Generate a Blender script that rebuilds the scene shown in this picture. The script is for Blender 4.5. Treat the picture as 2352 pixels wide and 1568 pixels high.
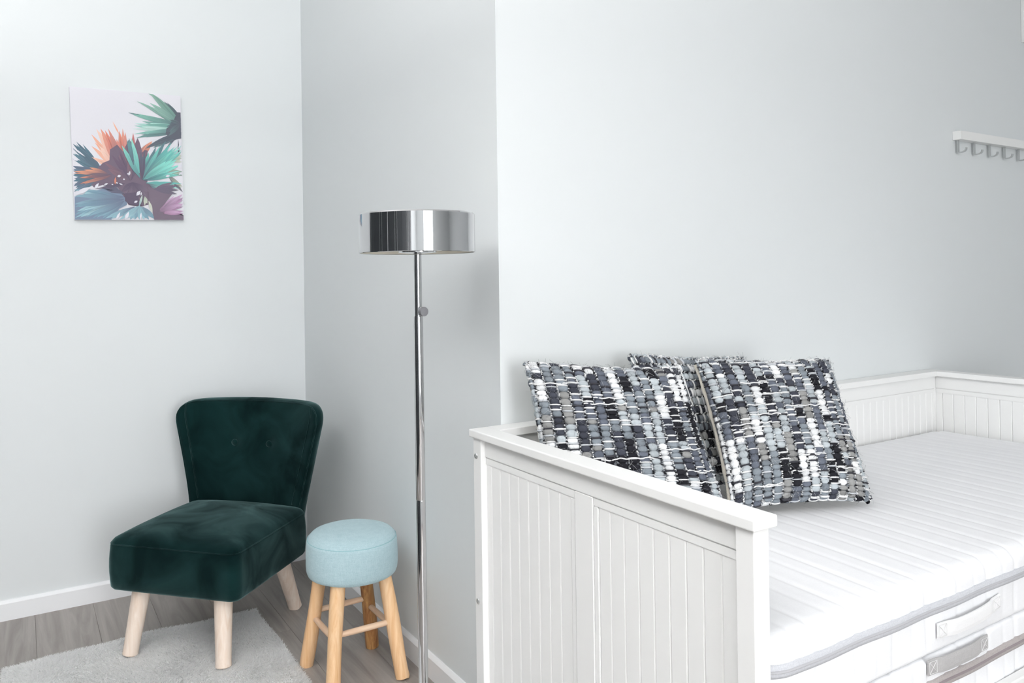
import bpy, bmesh, math, random
import numpy as np
from mathutils import Vector, Matrix

S = bpy.context.scene
for o in list(bpy.data.objects):
    bpy.data.objects.remove(o, do_unlink=True)
C = S.collection
PI = math.pi

# ------------------------------------------------------------------ camera
cam = bpy.data.cameras.new('camera')
cam.sensor_fit = 'HORIZONTAL'
cam.sensor_width = 36.0
cam.lens = 1766.9 / 2352 * 36.0
cam.shift_x = 75.2 / 2352
cam.shift_y = -151.9 / 2352
cam.clip_start = 0.05
co = bpy.data.objects.new('camera', cam)
C.objects.link(co)
co.location = (-0.971, -1.6862, 1.21)
co.rotation_euler = (math.radians(90.193), math.radians(0.8021), math.radians(-30.9087))
S.camera = co

# ------------------------------------------------------------------ world, lights, exposure
w = bpy.data.worlds.new('world')
S.world = w
w.use_nodes = True
bg = w.node_tree.nodes['Background']
bg.inputs[0].default_value = (0.80, 0.90, 1.0, 1)
bg.inputs[1].default_value = 1.0

S.view_settings.view_transform = 'Standard'
S.view_settings.look = 'None'
S.view_settings.gamma = 1.0
S.view_settings.use_curve_mapping = False
S.view_settings.exposure = 0.13

ROOM = dict(x0=-2.6, x1=3.45, yb=1.5895, yf=-4.7, xm=0.098, h=2.60)
WIN = dict(x0=-1.35, x1=0.15, z0=0.35, z1=2.40)      # balcony window in the rear wall


def area_light(name, loc, rot, sx, sy, power, col):
    l = bpy.data.lights.new(name, 'AREA')
    l.shape = 'RECTANGLE'
    l.size = sx
    l.size_y = sy
    l.energy = power
    l.color = col
    o = bpy.data.objects.new(name, l)
    C.objects.link(o)
    o.location = loc
    o.rotation_euler = rot
    return o


# daylight entering through the rear window
area_light('window_daylight', ((WIN['x0'] + WIN['x1']) / 2, ROOM['yf'] - 0.10, (WIN['z0'] + WIN['z1']) / 2),
           (PI / 2, 0, 0), WIN['x1'] - WIN['x0'], WIN['z1'] - WIN['z0'], 96, (0.985, 0.99, 1.0))
FILL_POWER = 66  # strength of the added ceiling-bounce fill

# ------------------------------------------------------------------ helpers


def nodes(m):
    return m.node_tree.nodes, m.node_tree.links


def mat(name, col, rough=0.5, metal=0.0, spec=0.5, sheen=0.0, sheen_tint=(1, 1, 1), bump=None, var=None, coat=0.0):
    """bump=(kind, scale, strength, dist)  var=(scale, colour2, contrast)"""
    m = bpy.data.materials.new(name)
    m.use_nodes = True
    N, L = nodes(m)
    p = N['Principled BSDF']
    p.inputs['Base Color'].default_value = (*col, 1)
    p.inputs['Roughness'].default_value = rough
    p.inputs['Metallic'].default_value = metal
    p.inputs['Specular IOR Level'].default_value = spec
    p.inputs['Coat Weight'].default_value = coat
    if sheen:
        p.inputs['Sheen Weight'].default_value = sheen
        p.inputs['Sheen Roughness'].default_value = 0.35
        p.inputs['Sheen Tint'].default_value = (*sheen_tint, 1)
    tc = N.new('ShaderNodeTexCoord')
    if var:
        n = N.new('ShaderNodeTexNoise')
        n.inputs['Scale'].default_value = var[0]
        n.inputs['Detail'].default_value = 5
        L.new(tc.outputs['Object'], n.inputs['Vector'])
        r = N.new('ShaderNodeValToRGB')
        r.color_ramp.elements[0].position = 0.5 - var[2]
        r.color_ramp.elements[1].position = 0.5 + var[2]
        r.color_ramp.elements[0].color = (*col, 1)
        r.color_ramp.elements[1].color = (*var[1], 1)
        L.new(n.outputs['Fac'], r.inputs['Fac'])
        L.new(r.outputs['Color'], p.inputs['Base Color'])
    if bump:
        n = N.new('ShaderNodeTexNoise')
        n.inputs['Scale'].default_value = bump[0]
        n.inputs['Detail'].default_value = 4
        L.new(tc.outputs['Object'], n.inputs['Vector'])
        b = N.new('ShaderNodeBump')
        b.inputs['Strength'].default_value = bump[1]
        b.inputs['Distance'].default_value = bump[2]
        L.new(n.outputs['Fac'], b.inputs['Height'])
        L.new(b.outputs['Normal'], p.inputs['Normal'])
    return m


def wood_mat(name, c1, c2, rough, axis='Z', freq=18, stretch=0.06, knots=None, bump=0.0):
    """stretched noise grain along an object axis"""
    m = bpy.data.materials.new(name)
    m.use_nodes = True
    N, L = nodes(m)
    p = N['Principled BSDF']
    p.inputs['Roughness'].default_value = rough
    tc = N.new('ShaderNodeTexCoord')
    oi = N.new('ShaderNodeObjectInfo')
    mp = N.new('ShaderNodeMapping')
    sc = [1, 1, 1]
    sc['XYZ'.index(axis)] = stretch
    mp.inputs['Scale'].default_value = sc
    L.new(tc.outputs['Object'], mp.inputs['Vector'])
    sh = N.new('ShaderNodeVectorMath')
    sh.operation = 'MULTIPLY_ADD'
    cx = N.new('ShaderNodeCombineXYZ')
    for k in range(3):
        L.new(oi.outputs['Random'], cx.inputs[k])
    L.new(cx.outputs[0], sh.inputs[0])
    sh.inputs[1].default_value = (7.3, 11.7, 5.1)
    L.new(mp.outputs[0], sh.inputs[2])
    n1 = N.new('ShaderNodeTexNoise')
    n1.inputs['Scale'].default_value = freq
    n1.inputs['Detail'].default_value = 8
    n1.inputs['Roughness'].default_value = 0.62
    n1.inputs['Distortion'].default_value = 1.2
    L.new(sh.outputs[0], n1.inputs['Vector'])
    r = N.new('ShaderNodeValToRGB')
    r.color_ramp.elements[0].position = 0.32
    r.color_ramp.elements[1].position = 0.68
    r.color_ramp.elements[0].color = (*c1, 1)
    r.color_ramp.elements[1].color = (*c2, 1)
    L.new(n1.outputs['Fac'], r.inputs['Fac'])
    out = r.outputs['Color']
    if knots:
        v = N.new('ShaderNodeTexVoronoi')
        v.inputs['Scale'].default_value = knots[0]
        L.new(sh.outputs[0], v.inputs['Vector'])
        kr = N.new('ShaderNodeValToRGB')
        kr.color_ramp.elements[0].position = knots[1] * 0.5
        kr.color_ramp.elements[1].position = knots[1]
        kr.color_ramp.elements[0].color = (1, 1, 1, 1)
        kr.color_ramp.elements[1].color = (0, 0, 0, 1)
        L.new(v.outputs['Distance'], kr.inputs['Fac'])
        mx = N.new('ShaderNodeMixRGB')
        mx.inputs['Color2'].default_value = (*knots[2], 1)
        L.new(kr.outputs['Color'], mx.inputs['Fac'])
        L.new(out, mx.inputs['Color1'])
        out = mx.outputs['Color']
    # a little lightness change from piece to piece
    hs = N.new('ShaderNodeHueSaturation')
    mr = N.new('ShaderNodeMapRange')
    mr.inputs['To Min'].default_value = 0.93
    mr.inputs['To Max'].default_value = 1.07
    L.new(oi.outputs['Random'], mr.inputs['Value'])
    L.new(mr.outputs[0], hs.inputs['Value'])
    L.new(out, hs.inputs['Color'])
    L.new(hs.outputs[0], p.inputs['Base Color'])
    if bump:
        b = N.new('ShaderNodeBump')
        b.inputs['Strength'].default_value = bump
        b.inputs['Distance'].default_value = 0.0006
        L.new(n1.outputs['Fac'], b.inputs['Height'])
        L.new(b.outputs[0], p.inputs['Normal'])
    return m


def attr_mat(name, rough=0.9, sheen=0.0, spec=0.2):
    m = bpy.data.materials.new(name)
    m.use_nodes = True
    N, L = nodes(m)
    p = N['Principled BSDF']
    a = N.new('ShaderNodeVertexColor')
    a.layer_name = 'Col'
    L.new(a.outputs['Color'], p.inputs['Base Color'])
    p.inputs['Roughness'].default_value = rough
    p.inputs['Specular IOR Level'].default_value = spec
    p.inputs['Sheen Weight'].default_value = sheen
    return m


def weave_mat(name, col, col2, scale, bump=0.3, rough=0.9):
    """fine cloth: two crossed wave textures"""
    m = bpy.data.materials.new(name)
    m.use_nodes = True
    N, L = nodes(m)
    p = N['Principled BSDF']
    p.inputs['Roughness'].default_value = rough
    p.inputs['Specular IOR Level'].default_value = 0.2
    p.inputs['Sheen Weight'].default_value = 0.15
    tc = N.new('ShaderNodeTexCoord')
    ws = []
    for sc_ax in ((1, 1, 0.10), (0.12, 0.12, 1)):
        mp = N.new('ShaderNodeMapping')
        mp.inputs['Scale'].default_value = sc_ax
        L.new(tc.outputs['Object'], mp.inputs['Vector'])
        wv = N.new('ShaderNodeTexNoise')
        wv.inputs['Scale'].default_value = scale * 2.6
        wv.inputs['Detail'].default_value = 2
        L.new(mp.outputs[0], wv.inputs['Vector'])
        ws.append(wv)
    b2 = N.new('ShaderNodeMath')
    b2.operation = 'ADD'
    L.new(ws[0].outputs['Fac'], b2.inputs[0])
    L.new(ws[1].outputs['Fac'], b2.inputs[1])
    no = N.new('ShaderNodeTexNoise')
    no.inputs['Scale'].default_value = scale * 3
    L.new(tc.outputs['Object'], no.inputs['Vector'])
    c3 = N.new('ShaderNodeMath')
    c3.operation = 'MULTIPLY_ADD'
    c3.inputs[1].default_value = 0.55
    L.new(b2.outputs[0], c3.inputs[0])
    L.new(no.outputs['Fac'], c3.inputs[2])
    r = N.new('ShaderNodeValToRGB')
    mr0 = N.new('ShaderNodeMapRange')
    mr0.inputs['From Min'].default_value = 0.80
    mr0.inputs['From Max'].default_value = 1.30
    L.new(c3.outputs[0], mr0.inputs['Value'])
    r.color_ramp.elements[0].position = 0.0
    r.color_ramp.elements[1].position = 1.0
    r.color_ramp.elements[0].color = (*col2, 1)
    r.color_ramp.elements[1].color = (*col, 1)
    L.new(mr0.outputs[0], r.inputs['Fac'])
    L.new(r.outputs['Color'], p.inputs['Base Color'])
    bm_ = N.new('ShaderNodeBump')
    bm_.inputs['Strength'].default_value = bump
    bm_.inputs['Distance'].default_value = 0.0008
    L.new(c3.outputs[0], bm_.inputs['Height'])
    L.new(bm_.outputs[0], p.inputs['Normal'])
    return m


def mesh_obj(name, verts, faces, m, parent=None, smooth=False, cols=None):
    me = bpy.data.meshes.new(name)
    me.from_pydata([tuple(v) for v in verts], [], faces)
    me.update()
    if smooth:
        me.polygons.foreach_set('use_smooth', [True] * len(me.polygons))
    if cols is not None:
        ca = me.color_attributes.new('Col', 'FLOAT_COLOR', 'POINT')
        ca.data.foreach_set('color', np.asarray(cols, dtype=np.float32).ravel())
    me.materials.append(m)
    o = bpy.data.objects.new(name, me)
    C.objects.link(o)
    if parent:
        o.parent = parent
    return o


def bm_obj(name, bm, m, parent=None, smooth=False):
    me = bpy.data.meshes.new(name)
    bmesh.ops.recalc_face_normals(bm, faces=bm.faces)
    bm.to_mesh(me)
    bm.free()
    if smooth:
        me.polygons.foreach_set('use_smooth', [True] * len(me.polygons))
    me.materials.append(m)
    o = bpy.data.objects.new(name, me)
    C.objects.link(o)
    if parent:
        o.parent = parent
    return o


def box(name, a, b, m, parent=None, bevel=0.0, seg=2):
    bm = bmesh.new()
    bmesh.ops.create_cube(bm, size=1)
    a = Vector(a)
    b = Vector(b)
    for v in bm.verts:
        v.co = Vector(((a.x + b.x) / 2 + v.co.x * (b.x - a.x), (a.y + b.y) / 2 + v.co.y * (b.y - a.y),
                       (a.z + b.z) / 2 + v.co.z * (b.z - a.z)))
    if bevel:
        bmesh.ops.bevel(bm, geom=bm.edges[:], offset=bevel, segments=seg, profile=0.5, affect='EDGES')
    return bm_obj(name, bm, m, parent, smooth=False)


def add_box(bm, a, b):
    r = bmesh.ops.create_cube(bm, size=1)
    for v in r['verts']:
        v.co = Vector(((a[i] + b[i]) / 2 + v.co[i] * (b[i] - a[i]) for i in range(3)))
    return r['verts']


def lathe(prof, n=48, cap=True):
    """prof: list of (r,z) -> verts, faces"""
    V = []
    F = []
    for r, z in prof:
        for k in range(n):
            a = 2 * PI * k / n
            V.append((r * math.cos(a), r * math.sin(a), z))
    for i in range(len(prof) - 1):
        for k in range(n):
            k2 = (k + 1) % n
            F.append((i * n + k, i * n + k2, (i + 1) * n + k2, (i + 1) * n + k))
    if cap:
        F.append(tuple(range(n))[::-1])
        F.append(tuple((len(prof) - 1) * n + k for k in range(n)))
    return V, F


def tube(pts, rads, n=10, cap=True, closed=False):
    """tube through points"""
    P = [Vector(p) for p in pts]
    V = []
    F = []
    m = len(P)
    prev = None
    for i, p in enumerate(P):
        if closed:
            t = (P[(i + 1) % m] - P[i - 1]).normalized()
        else:
            t = (P[min(i + 1, m - 1)] - P[max(i - 1, 0)]).normalized()
        if prev is None:
            up = Vector((0, 0, 1)) if abs(t.z) < 0.9 else Vector((1, 0, 0))
            x = t.cross(up).normalized()
        else:
            x = (prev - t * prev.dot(t)).normalized()
        prev = x
        y = t.cross(x)
        r = rads[i] if hasattr(rads, '__len__') else rads
        for k in range(n):
            a = 2 * PI * k / n
            V.append(p + (x * math.cos(a) + y * math.sin(a)) * r)
    for i in range(m if closed else m - 1):
        i2 = (i + 1) % m
        for k in range(n):
            k2 = (k + 1) % n
            F.append((i * n + k, i * n + k2, i2 * n + k2, i2 * n + k))
    if cap and not closed:
        F.append(tuple(range(n))[::-1])
        F.append(tuple((m - 1) * n + k for k in range(n)))
    return V, F


def thing(name, label, cat, loc=(0, 0, 0), rz=0.0, group=None):
    o = bpy.data.objects.new(name, None)
    o.empty_display_size = 0.05
    C.objects.link(o)
    o.location = loc
    o.rotation_euler = (0, 0, rz)
    o['label'] = label
    o['category'] = cat
    if group:
        o['group'] = group
    return o


def tag(o, label, cat, group=None):
    o['label'] = label
    o['category'] = cat
    if group:
        o['group'] = group
    return o


def struct(o):
    o['kind'] = 'structure'
    return o


def autosmooth(o, ang=40):
    me = o.data
    me.polygons.foreach_set('use_smooth', [True] * len(me.polygons))
    try:
        me.set_sharp_from_angle(angle=math.radians(ang))
    except Exception:
        pass
    return o


# ------------------------------------------------------------------ materials
M = {}
M['wall'] = mat('wall_paint', (0.77, 0.80, 0.808), 0.62, bump=(220, 0.04, 0.001))
M['ceiling'] = mat('ceiling_paint', (0.86, 0.86, 0.86), 0.9)
M['trim'] = mat('trim_white', (0.90, 0.91, 0.925), 0.35)
M['white'] = mat('white_lacquer', (0.895, 0.895, 0.885), 0.45, spec=0.35)
M['plank'] = wood_mat('grey_laminate', (0.26, 0.232, 0.212), (0.40, 0.368, 0.342), 0.42, axis='Y', freq=26, stretch=0.07,
                      knots=(2.1, 0.10, (0.17, 0.135, 0.115)), bump=0.25)
M['subfloor'] = mat('floor_joint', (0.11, 0.095, 0.085), 0.9)
M['chrome'] = mat('chrome', (0.60, 0.60, 0.61), 0.05, metal=1.0)
M['steel'] = mat('brushed_steel', (0.60, 0.61, 0.61), 0.28, metal=1.0)
M['satin'] = mat('satin_knob', (0.36, 0.36, 0.38), 0.45, metal=1.0)
M['shade_in'] = mat('shade_inner_enamel', (0.84, 0.80, 0.70), 0.4)
M['diffuser'] = mat('opal_diffuser', (0.85, 0.84, 0.80), 0.45)
M['beech'] = wood_mat('pale_beech', (0.82, 0.655, 0.53), (0.93, 0.81, 0.71), 0.5, axis='Z', freq=55, stretch=0.09)
M['pine'] = wood_mat('golden_pine', (0.76, 0.43, 0.20), (0.95, 0.67, 0.41), 0.45, axis='Z', freq=42, stretch=0.06,
                     knots=(14, 0.12, (0.30, 0.12, 0.04)))
M['pine_dark'] = wood_mat('stained_pine', (0.28, 0.085, 0.03), (0.72, 0.42, 0.16), 0.45, axis='Z', freq=48, stretch=0.05)
M['rung'] = wood_mat('pale_rung', (0.74, 0.48, 0.31), (0.88, 0.66, 0.48), 0.5, axis='Z', freq=40, stretch=0.2)
M['dark_refl'] = mat('dark_lacquer', (0.035, 0.04, 0.045), 0.45)  # for the added dark block the chrome mirrors
M['cream'] = weave_mat('cream_cotton', (0.72, 0.68, 0.60), (0.62, 0.58, 0.50), 260, 0.3)
M['blue_cloth'] = weave_mat('pale_blue_linen', (0.475, 0.62, 0.655), (0.375, 0.525, 0.57), 150, 0.45)
M['blue_stitch'] = mat('blue_stitching', (0.30, 0.50, 0.54), 0.9)
M['yarn'] = attr_mat('chunky_yarn', 0.95, 0.0, 0.1)
M['pile'] = attr_mat('shag_pile', 0.95, 0.0, 0.1)


def fibre_translucency(m, f):
    N, L = nodes(m)
    p = N['Principled BSDF']
    a = [n for n in N if n.type == 'VERTEX_COLOR'][0]
    t = N.new('ShaderNodeBsdfTranslucent')
    L.new(a.outputs['Color'], t.inputs['Color'])
    mx = N.new('ShaderNodeMixShader')
    mx.inputs[0].default_value = f
    L.new(p.outputs[0], mx.inputs[1])
    L.new(t.outputs[0], mx.inputs[2])
    L.new(mx.outputs[0], N['Material Output'].inputs['Surface'])


fibre_translucency(M['pile'], 0.55)
M['yarn_base'] = mat('yarn_ground', (0.16, 0.17, 0.19), 0.95)
M['print'] = attr_mat('canvas_print', 0.7, 0.0, 0.25)
M['canvas'] = weave_mat('canvas_cloth', (0.82, 0.81, 0.86), (0.79, 0.78, 0.83), 400, 0.1)
M['rug_back'] = mat('rug_backing', (0.88, 0.88, 0.875), 0.95)
M['mattress'] = weave_mat('mattress_ticking', (0.88, 0.885, 0.90), (0.85, 0.855, 0.875), 130, 0.16)
M['zip_tape'] = weave_mat('zip_tape', (0.66, 0.67, 0.70), (0.52, 0.53, 0.57), 300, 0.5)
M['zip_teeth'] = mat('zip_teeth', (0.46, 0.46, 0.48), 0.5)
M['zip_taupe'] = weave_mat('taupe_zip_tape', (0.50, 0.46, 0.45), (0.38, 0.345, 0.34), 300, 0.5)
M['zip_taupe_teeth'] = mat('taupe_zip_teeth', (0.29, 0.25, 0.26), 0.5)
M['strap'] = weave_mat('grey_strap', (0.50, 0.49, 0.49), (0.42, 0.41, 0.41), 240, 0.4)
M['strap_white'] = weave_mat('white_strap', (0.88, 0.88, 0.88), (0.83, 0.83, 0.84), 240, 0.4)
M['stitch'] = mat('white_thread', (0.80, 0.80, 0.80), 0.9)
M['void'] = mat('dark_gap', (0.08, 0.08, 0.085), 0.9)


def velvet():
    m = bpy.data.materials.new('green_velvet')
    m.use_nodes = True
    N, L = nodes(m)
    p = N['Principled BSDF']
    p.inputs['Roughness'].default_value = 0.95
    p.inputs['Specular IOR Level'].default_value = 0.05
    tc = N.new('ShaderNodeTexCoord')
    n = N.new('ShaderNodeTexNoise')
    n.inputs['Scale'].default_value = 6
    n.inputs['Detail'].default_value = 4
    n.inputs['Distortion'].default_value = 0.9
    L.new(tc.outputs['Object'], n.inputs['Vector'])
    r = N.new('ShaderNodeValToRGB')
    r.color_ramp.elements[0].position = 0.36
    r.color_ramp.elements[1].position = 0.72
    r.color_ramp.elements[0].color = (0.0022, 0.0115, 0.0118, 1)
    r.color_ramp.elements[1].color = (0.0055, 0.027, 0.0265, 1)
    L.new(n.outputs['Fac'], r.inputs['Fac'])
    L.new(r.outputs['Color'], p.inputs['Base Color'])
    mr = N.new('ShaderNodeMapRange')
    mr.inputs['From Min'].default_value = 0.35
    mr.inputs['From Max'].default_value = 0.7
    mr.inputs['To Min'].default_value = 0.17
    mr.inputs['To Max'].default_value = 0.62
    L.new(n.outputs['Fac'], mr.inputs['Value'])
    L.new(mr.outputs[0], p.inputs['Sheen Weight'])
    p.inputs['Sheen Roughness'].default_value = 0.45
    p.inputs['Sheen Tint'].default_value = (0.42, 0.66, 0.66, 1)
    f = N.new('ShaderNodeTexNoise')
    f.inputs['Scale'].default_value = 900
    L.new(tc.outputs['Object'], f.inputs['Vector'])
    b = N.new('ShaderNodeBump')
    b.inputs['Strength'].default_value = 0.15
    b.inputs['Distance'].default_value = 0.0005
    L.new(f.outputs['Fac'], b.inputs['Height'])
    L.new(b.outputs[0], p.inputs['Normal'])
    return m


M['velvet'] = velvet()

# ------------------------------------------------------------------ room shell
x0, x1, yb, yf, xm, H = [ROOM[k] for k in ('x0', 'x1', 'yb', 'yf', 'xm', 'h')]
fl = struct(box('floor', (x0, yf, -0.06), (x1, yb + 0.1, -0.0025), M['subfloor']))
# laminate planks, 19 cm wide, laid along y
random.seed(4)
PW = 0.19
SEAM0 = -0.932
pm_cache = {}


def plank_mesh(wd, ln):
    key = (round(wd, 4), round(ln, 3))
    if key in pm_cache:
        return pm_cache[key]
    c = 0.0007
    bm = bmesh.new()
    vs = add_box(bm, (0, 0, -0.008), (wd, ln, 0.0))
    top = [e for e in bm.edges if all(v.co.z > -0.001 for v in e.verts)]
    bmesh.ops.bevel(bm, geom=top, offset=c, segments=1, affect='EDGES')
    me = bpy.data.meshes.new('plank')
    bmesh.ops.recalc_face_normals(bm, faces=bm.faces)
    bm.to_mesh(me)
    bm.free()
    me.materials.append(M['plank'])
    pm_cache[key] = me
    return me


i0 = math.floor((x0 - SEAM0) / PW)
i1 = math.ceil((x1 - SEAM0) / PW)
for i in range(i0, i1):
    xa = max(SEAM0 + i * PW, x0)
    xb = min(SEAM0 + (i + 1) * PW, x1)
    ytop = yb if xa < xm else 0.0
    offs = {3: 0.95, 4: 0.27, 2: 0.62, 1: 1.02, 0: 0.75, -1: 1.10, -2: 0.5}.get(i, (i * 0.431) % 1.29)
    ys = [yf]
    k = -6
    while True:
        yj = offs + k * 1.29
        k += 1
        if yj <= yf + 0.05:
            continue
        if yj >= ytop - 0.05:
            break
        ys.append(yj)
    ys.append(ytop)
    for a, b in zip(ys[:-1], ys[1:]):
        o = bpy.data.objects.new('plank', plank_mesh(xb - xa - 0.0006, b - a - 0.0006))
        C.objects.link(o)
        o.parent = fl
        o.location = (xa, a, 0)

struct(box('ceiling', (x0, yf, H), (x1, yb, H + 0.1), M['ceiling']))
struct(box('wall_left', (x0, yb, 0), (xm, yb + 0.12, H), M['wall']))
struct(box('wall_middle', (xm, 0.0, 0), (xm + 0.12, yb + 0.12, H), M['wall']))
struct(box('wall_right', (xm + 0.12, 0.0, 0), (x1, 0.12, H), M['wall']))
struct(box('wall_end', (x1, yf, 0), (x1 + 0.12, 0.12, H), M['wall']))
struct(box('wall_side', (x0 - 0.12, yf, 0), (x0, yb + 0.12, H), M['wall']))
bm = bmesh.new()
add_box(bm, (x0, yf - 0.16, 0), (WIN['x0'], yf, H))
add_box(bm, (WIN['x1'], yf - 0.16, 0), (x1, yf, H))
add_box(bm, (WIN['x0'], yf - 0.16, 0), (WIN['x1'], yf, WIN['z0']))
add_box(bm, (WIN['x0'], yf - 0.16, WIN['z1']), (WIN['x1'], yf, H))
struct(bm_obj('wall_rear', bm, M['wall']))
bm = bmesh.new()
t = 0.06
for a, b in (((WIN['x0'], WIN['z0']), (WIN['x0'] + t, WIN['z1'])), ((WIN['x1'] - t, WIN['z0']), (WIN['x1'], WIN['z1'])),
             ((WIN['x0'] + t, WIN['z0']), (WIN['x1'] - t, WIN['z0'] + t)), ((WIN['x0'] + t, WIN['z1'] - t), (WIN['x1'] - t, WIN['z1']))):
    add_box(bm, (a[0], yf - 0.07, a[1]), (b[0], yf - 0.01, b[1]))
struct(bm_obj('window_1', bm, M['trim']))


def baseboard(name, a, b, nrm, h=0.071, th=0.014):
    """profiled board from a to b (floor points on the wall face); nrm points into the room"""
    prof = [(0, 0), (th, 0), (th, h - 0.010), (th - 0.002, h - 0.007), (th - 0.009, h), (0, h)]
    a = Vector(a)
    b = Vector(b)
    nv = Vector(nrm)
    V = [p + nv * d + Vector((0, 0, z)) for p in (a, b) for d, z in prof]
    n = len(prof)
    F = [(k, (k + 1) % n, n + (k + 1) % n, n + k) for k in range(n)] + [tuple(range(n))[::-1], tuple(range(n, 2 * n))]
    bmx = bmesh.new()
    vs = [bmx.verts.new(v) for v in V]
    for f in F:
        bmx.faces.new([vs[k] for k in f])
    return struct(bm_obj(name, bmx, M['trim']))


baseboard('baseboard_left', (x0, yb, 0), (xm - 0.014, yb, 0), (0, -1, 0))
baseboard('baseboard_middle', (xm, yb, 0), (xm, -0.0, 0), (-1, 0, 0))
baseboard('baseboard_right', (2.13, 0, 0), (x1, 0, 0), (0, -1, 0))

# ------------------------------------------------------------------ day bed
L_, D_, H_ = 2.09, 0.8805, 0.8293
W_, B_, T_ = 0.0563, 0.0596, 0.0195
bed = thing('day_bed', 'white wooden day bed with grooved panels standing along the bright wall', 'bed')


def wbox(name, a, b, parent=bed, bevel=0.0015, m='white', seg=2):
    return box(name, a, b, M[m], parent, bevel, seg)


PX = 0.0105          # outer face of the posts
PS = 0.036
capz = H_ - T_
posts = {}
for nm, xx, yy in (('hn', PX, -0.8705), ('hb', PX, -0.042), ('fn', L_ - PX - PS, -0.8705), ('fb', L_ - PX - PS, -0.042)):
    posts[nm] = wbox('post', (xx, yy, 0.0), (xx + PS, yy + PS, capz))
# caps: end caps run through to the wall, the back cap sits between them
wbox('top_cap', (0, -D_, capz), (W_, -0.001, H_), bevel=0.003, seg=3)
wbox('top_cap', (L_ - W_, -D_, capz), (L_, -0.001, H_), bevel=0.003, seg=3)
wbox('top_cap', (W_ + 0.0004, -B_, capz), (L_ - W_ - 0.0004, -0.001, H_), bevel=0.0015, seg=2)
GZ0 = 0.16           # bottom of grooved panels

plank_cache = {}


def groove_plank(wd, ht, th, parent, mapf):
    """board with chamfered long edges on both faces; mapf(u, n, z) -> world"""
    c = 0.0022
    p = [(c, 0), (wd - c, 0), (wd, c), (wd, th - c), (wd - c, th), (c, th), (0, th - c), (0, c)]
    bmx = bmesh.new()
    lo = [bmx.verts.new(mapf(u, n, GZ0)) for u, n in p]
    hi = [bmx.verts.new(mapf(u, n, GZ0 + ht)) for u, n in p]
    k = len(p)
    for q in range(k):
        bmx.faces.new((lo[q], lo[(q + 1) % k], hi[(q + 1) % k], hi[q]))
    bmx.faces.new(lo[::-1])
    bmx.faces.new(hi)
    return bm_obj('plank', bmx, M['white'], parent)


def frame_bm(rects, mapb, bev=0.0018):
    """proud frame members, each a bevelled bar; rects: (u0,u1,z0,z1,n0,n1)"""
    bmx = bmesh.new()
    for (u0, u1, z0, z1, n0, n1) in rects:
        t_ = bmesh.new()
        add_box(t_, (u0, n0, z0), (u1, n1, z1))
        bmesh.ops.bevel(t_, geom=t_.edges[:], offset=bev, segments=2, affect='EDGES')
        for v in t_.verts:
            v.co = Vector(mapb(*v.co))
        me = bpy.data.meshes.new('tmp')
        t_.to_mesh(me)
        t_.free()
        bmx.from_mesh(me)
        bpy.data.meshes.remove(me)
    return bmx


# end panels: u runs along -y, n runs inwards from the outer face
def end_panel(x_out, sgn, label):
    def mp(u, n, z):
        return (x_out + sgn * n, -u, z)
    u0, u1 = 0.041, 0.8355
    uc = 0.4305
    pr = frame_bm([
        (u0, u1, 0.7625, capz - 0.0005, 0.012, 0.026),           # top rail
        (uc - 0.0295, uc + 0.0295, GZ0, 0.762, 0.0125, 0.0255),  # centre stile
        (u0, u1, 0.10, GZ0, 0.012, 0.026),                       # bottom rail
        (u0, uc - 0.0295, 0.744, 0.7622, 0.0145, 0.0235),        # sunk borders
        (uc + 0.0295, u1, 0.744, 0.7622, 0.0145, 0.0235),
        (uc - 0.0445, uc - 0.0295, GZ0, 0.744, 0.0145, 0.0235),
        (uc + 0.0295, uc + 0.0445, GZ0, 0.744, 0.0145, 0.0235),
        (u1 - 0.006, u1, GZ0, 0.744, 0.0155, 0.0225),
    ], mp)
    o = bm_obj('end_panel', pr, M['white'], bed)
    o['label'] = label
    edges1 = [u0] + [0.066 + 0.04 * k for k in range(9)]
    edges1[-1] = uc - 0.0445
    edges2 = [uc + 0.0445] + [0.511 + 0.04 * k for k in range(8)] + [u1 - 0.006]
    for ed in (edges1, edges2):
        for a, b in zip(ed[:-1], ed[1:]):
            if b - a < 0.004:
                continue
            groove_plank(b - a - 0.0004, 0.744 - GZ0, 0.006, o, lambda u, n, z, a=a: mp(a + u, 0.0165 + n, z))
    return o


end_panel(PX, 1, 'grooved end panel facing the chair and stool')
end_panel(L_ - PX, -1, 'grooved end panel at the far end')


def back_panel():
    yface = -0.0465

    def mp(u, n, z):          # n measured from the room side towards the wall
        return (u, yface + n, z)
    a0, a1 = PX + PS, L_ - PX - PS
    xc = L_ / 2
    pr = frame_bm([
        (a0, a1, 0.7625, capz - 0.0005, 0.0, 0.014),
        (a0, a1, 0.10, GZ0, 0.0, 0.014),
        (xc - 0.03, xc + 0.03, GZ0, 0.762, 0.0, 0.014),
        (a0, xc - 0.03, 0.746, 0.7622, 0.0025, 0.012),
        (xc + 0.03, a1, 0.746, 0.7622, 0.0025, 0.012)], mp)
    o = bm_obj('back_panel', pr, M['white'], bed)
    for lo, hi, off in ((a0, xc - 0.03, 0.066), (xc + 0.03, a1, 1.0795)):
        ed = [lo] + [off + 0.0395 * k for k in range(40) if lo + 0.006 < off + 0.0395 * k < hi - 0.006] + [hi]
        for a, b in zip(ed[:-1], ed[1:]):
            groove_plank(b - a - 0.0004, 0.746 - GZ0, 0.006, o, lambda u, n, z, a=a: mp(a + u, 0.0045 + n, z))
    return o


back_panel()
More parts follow.
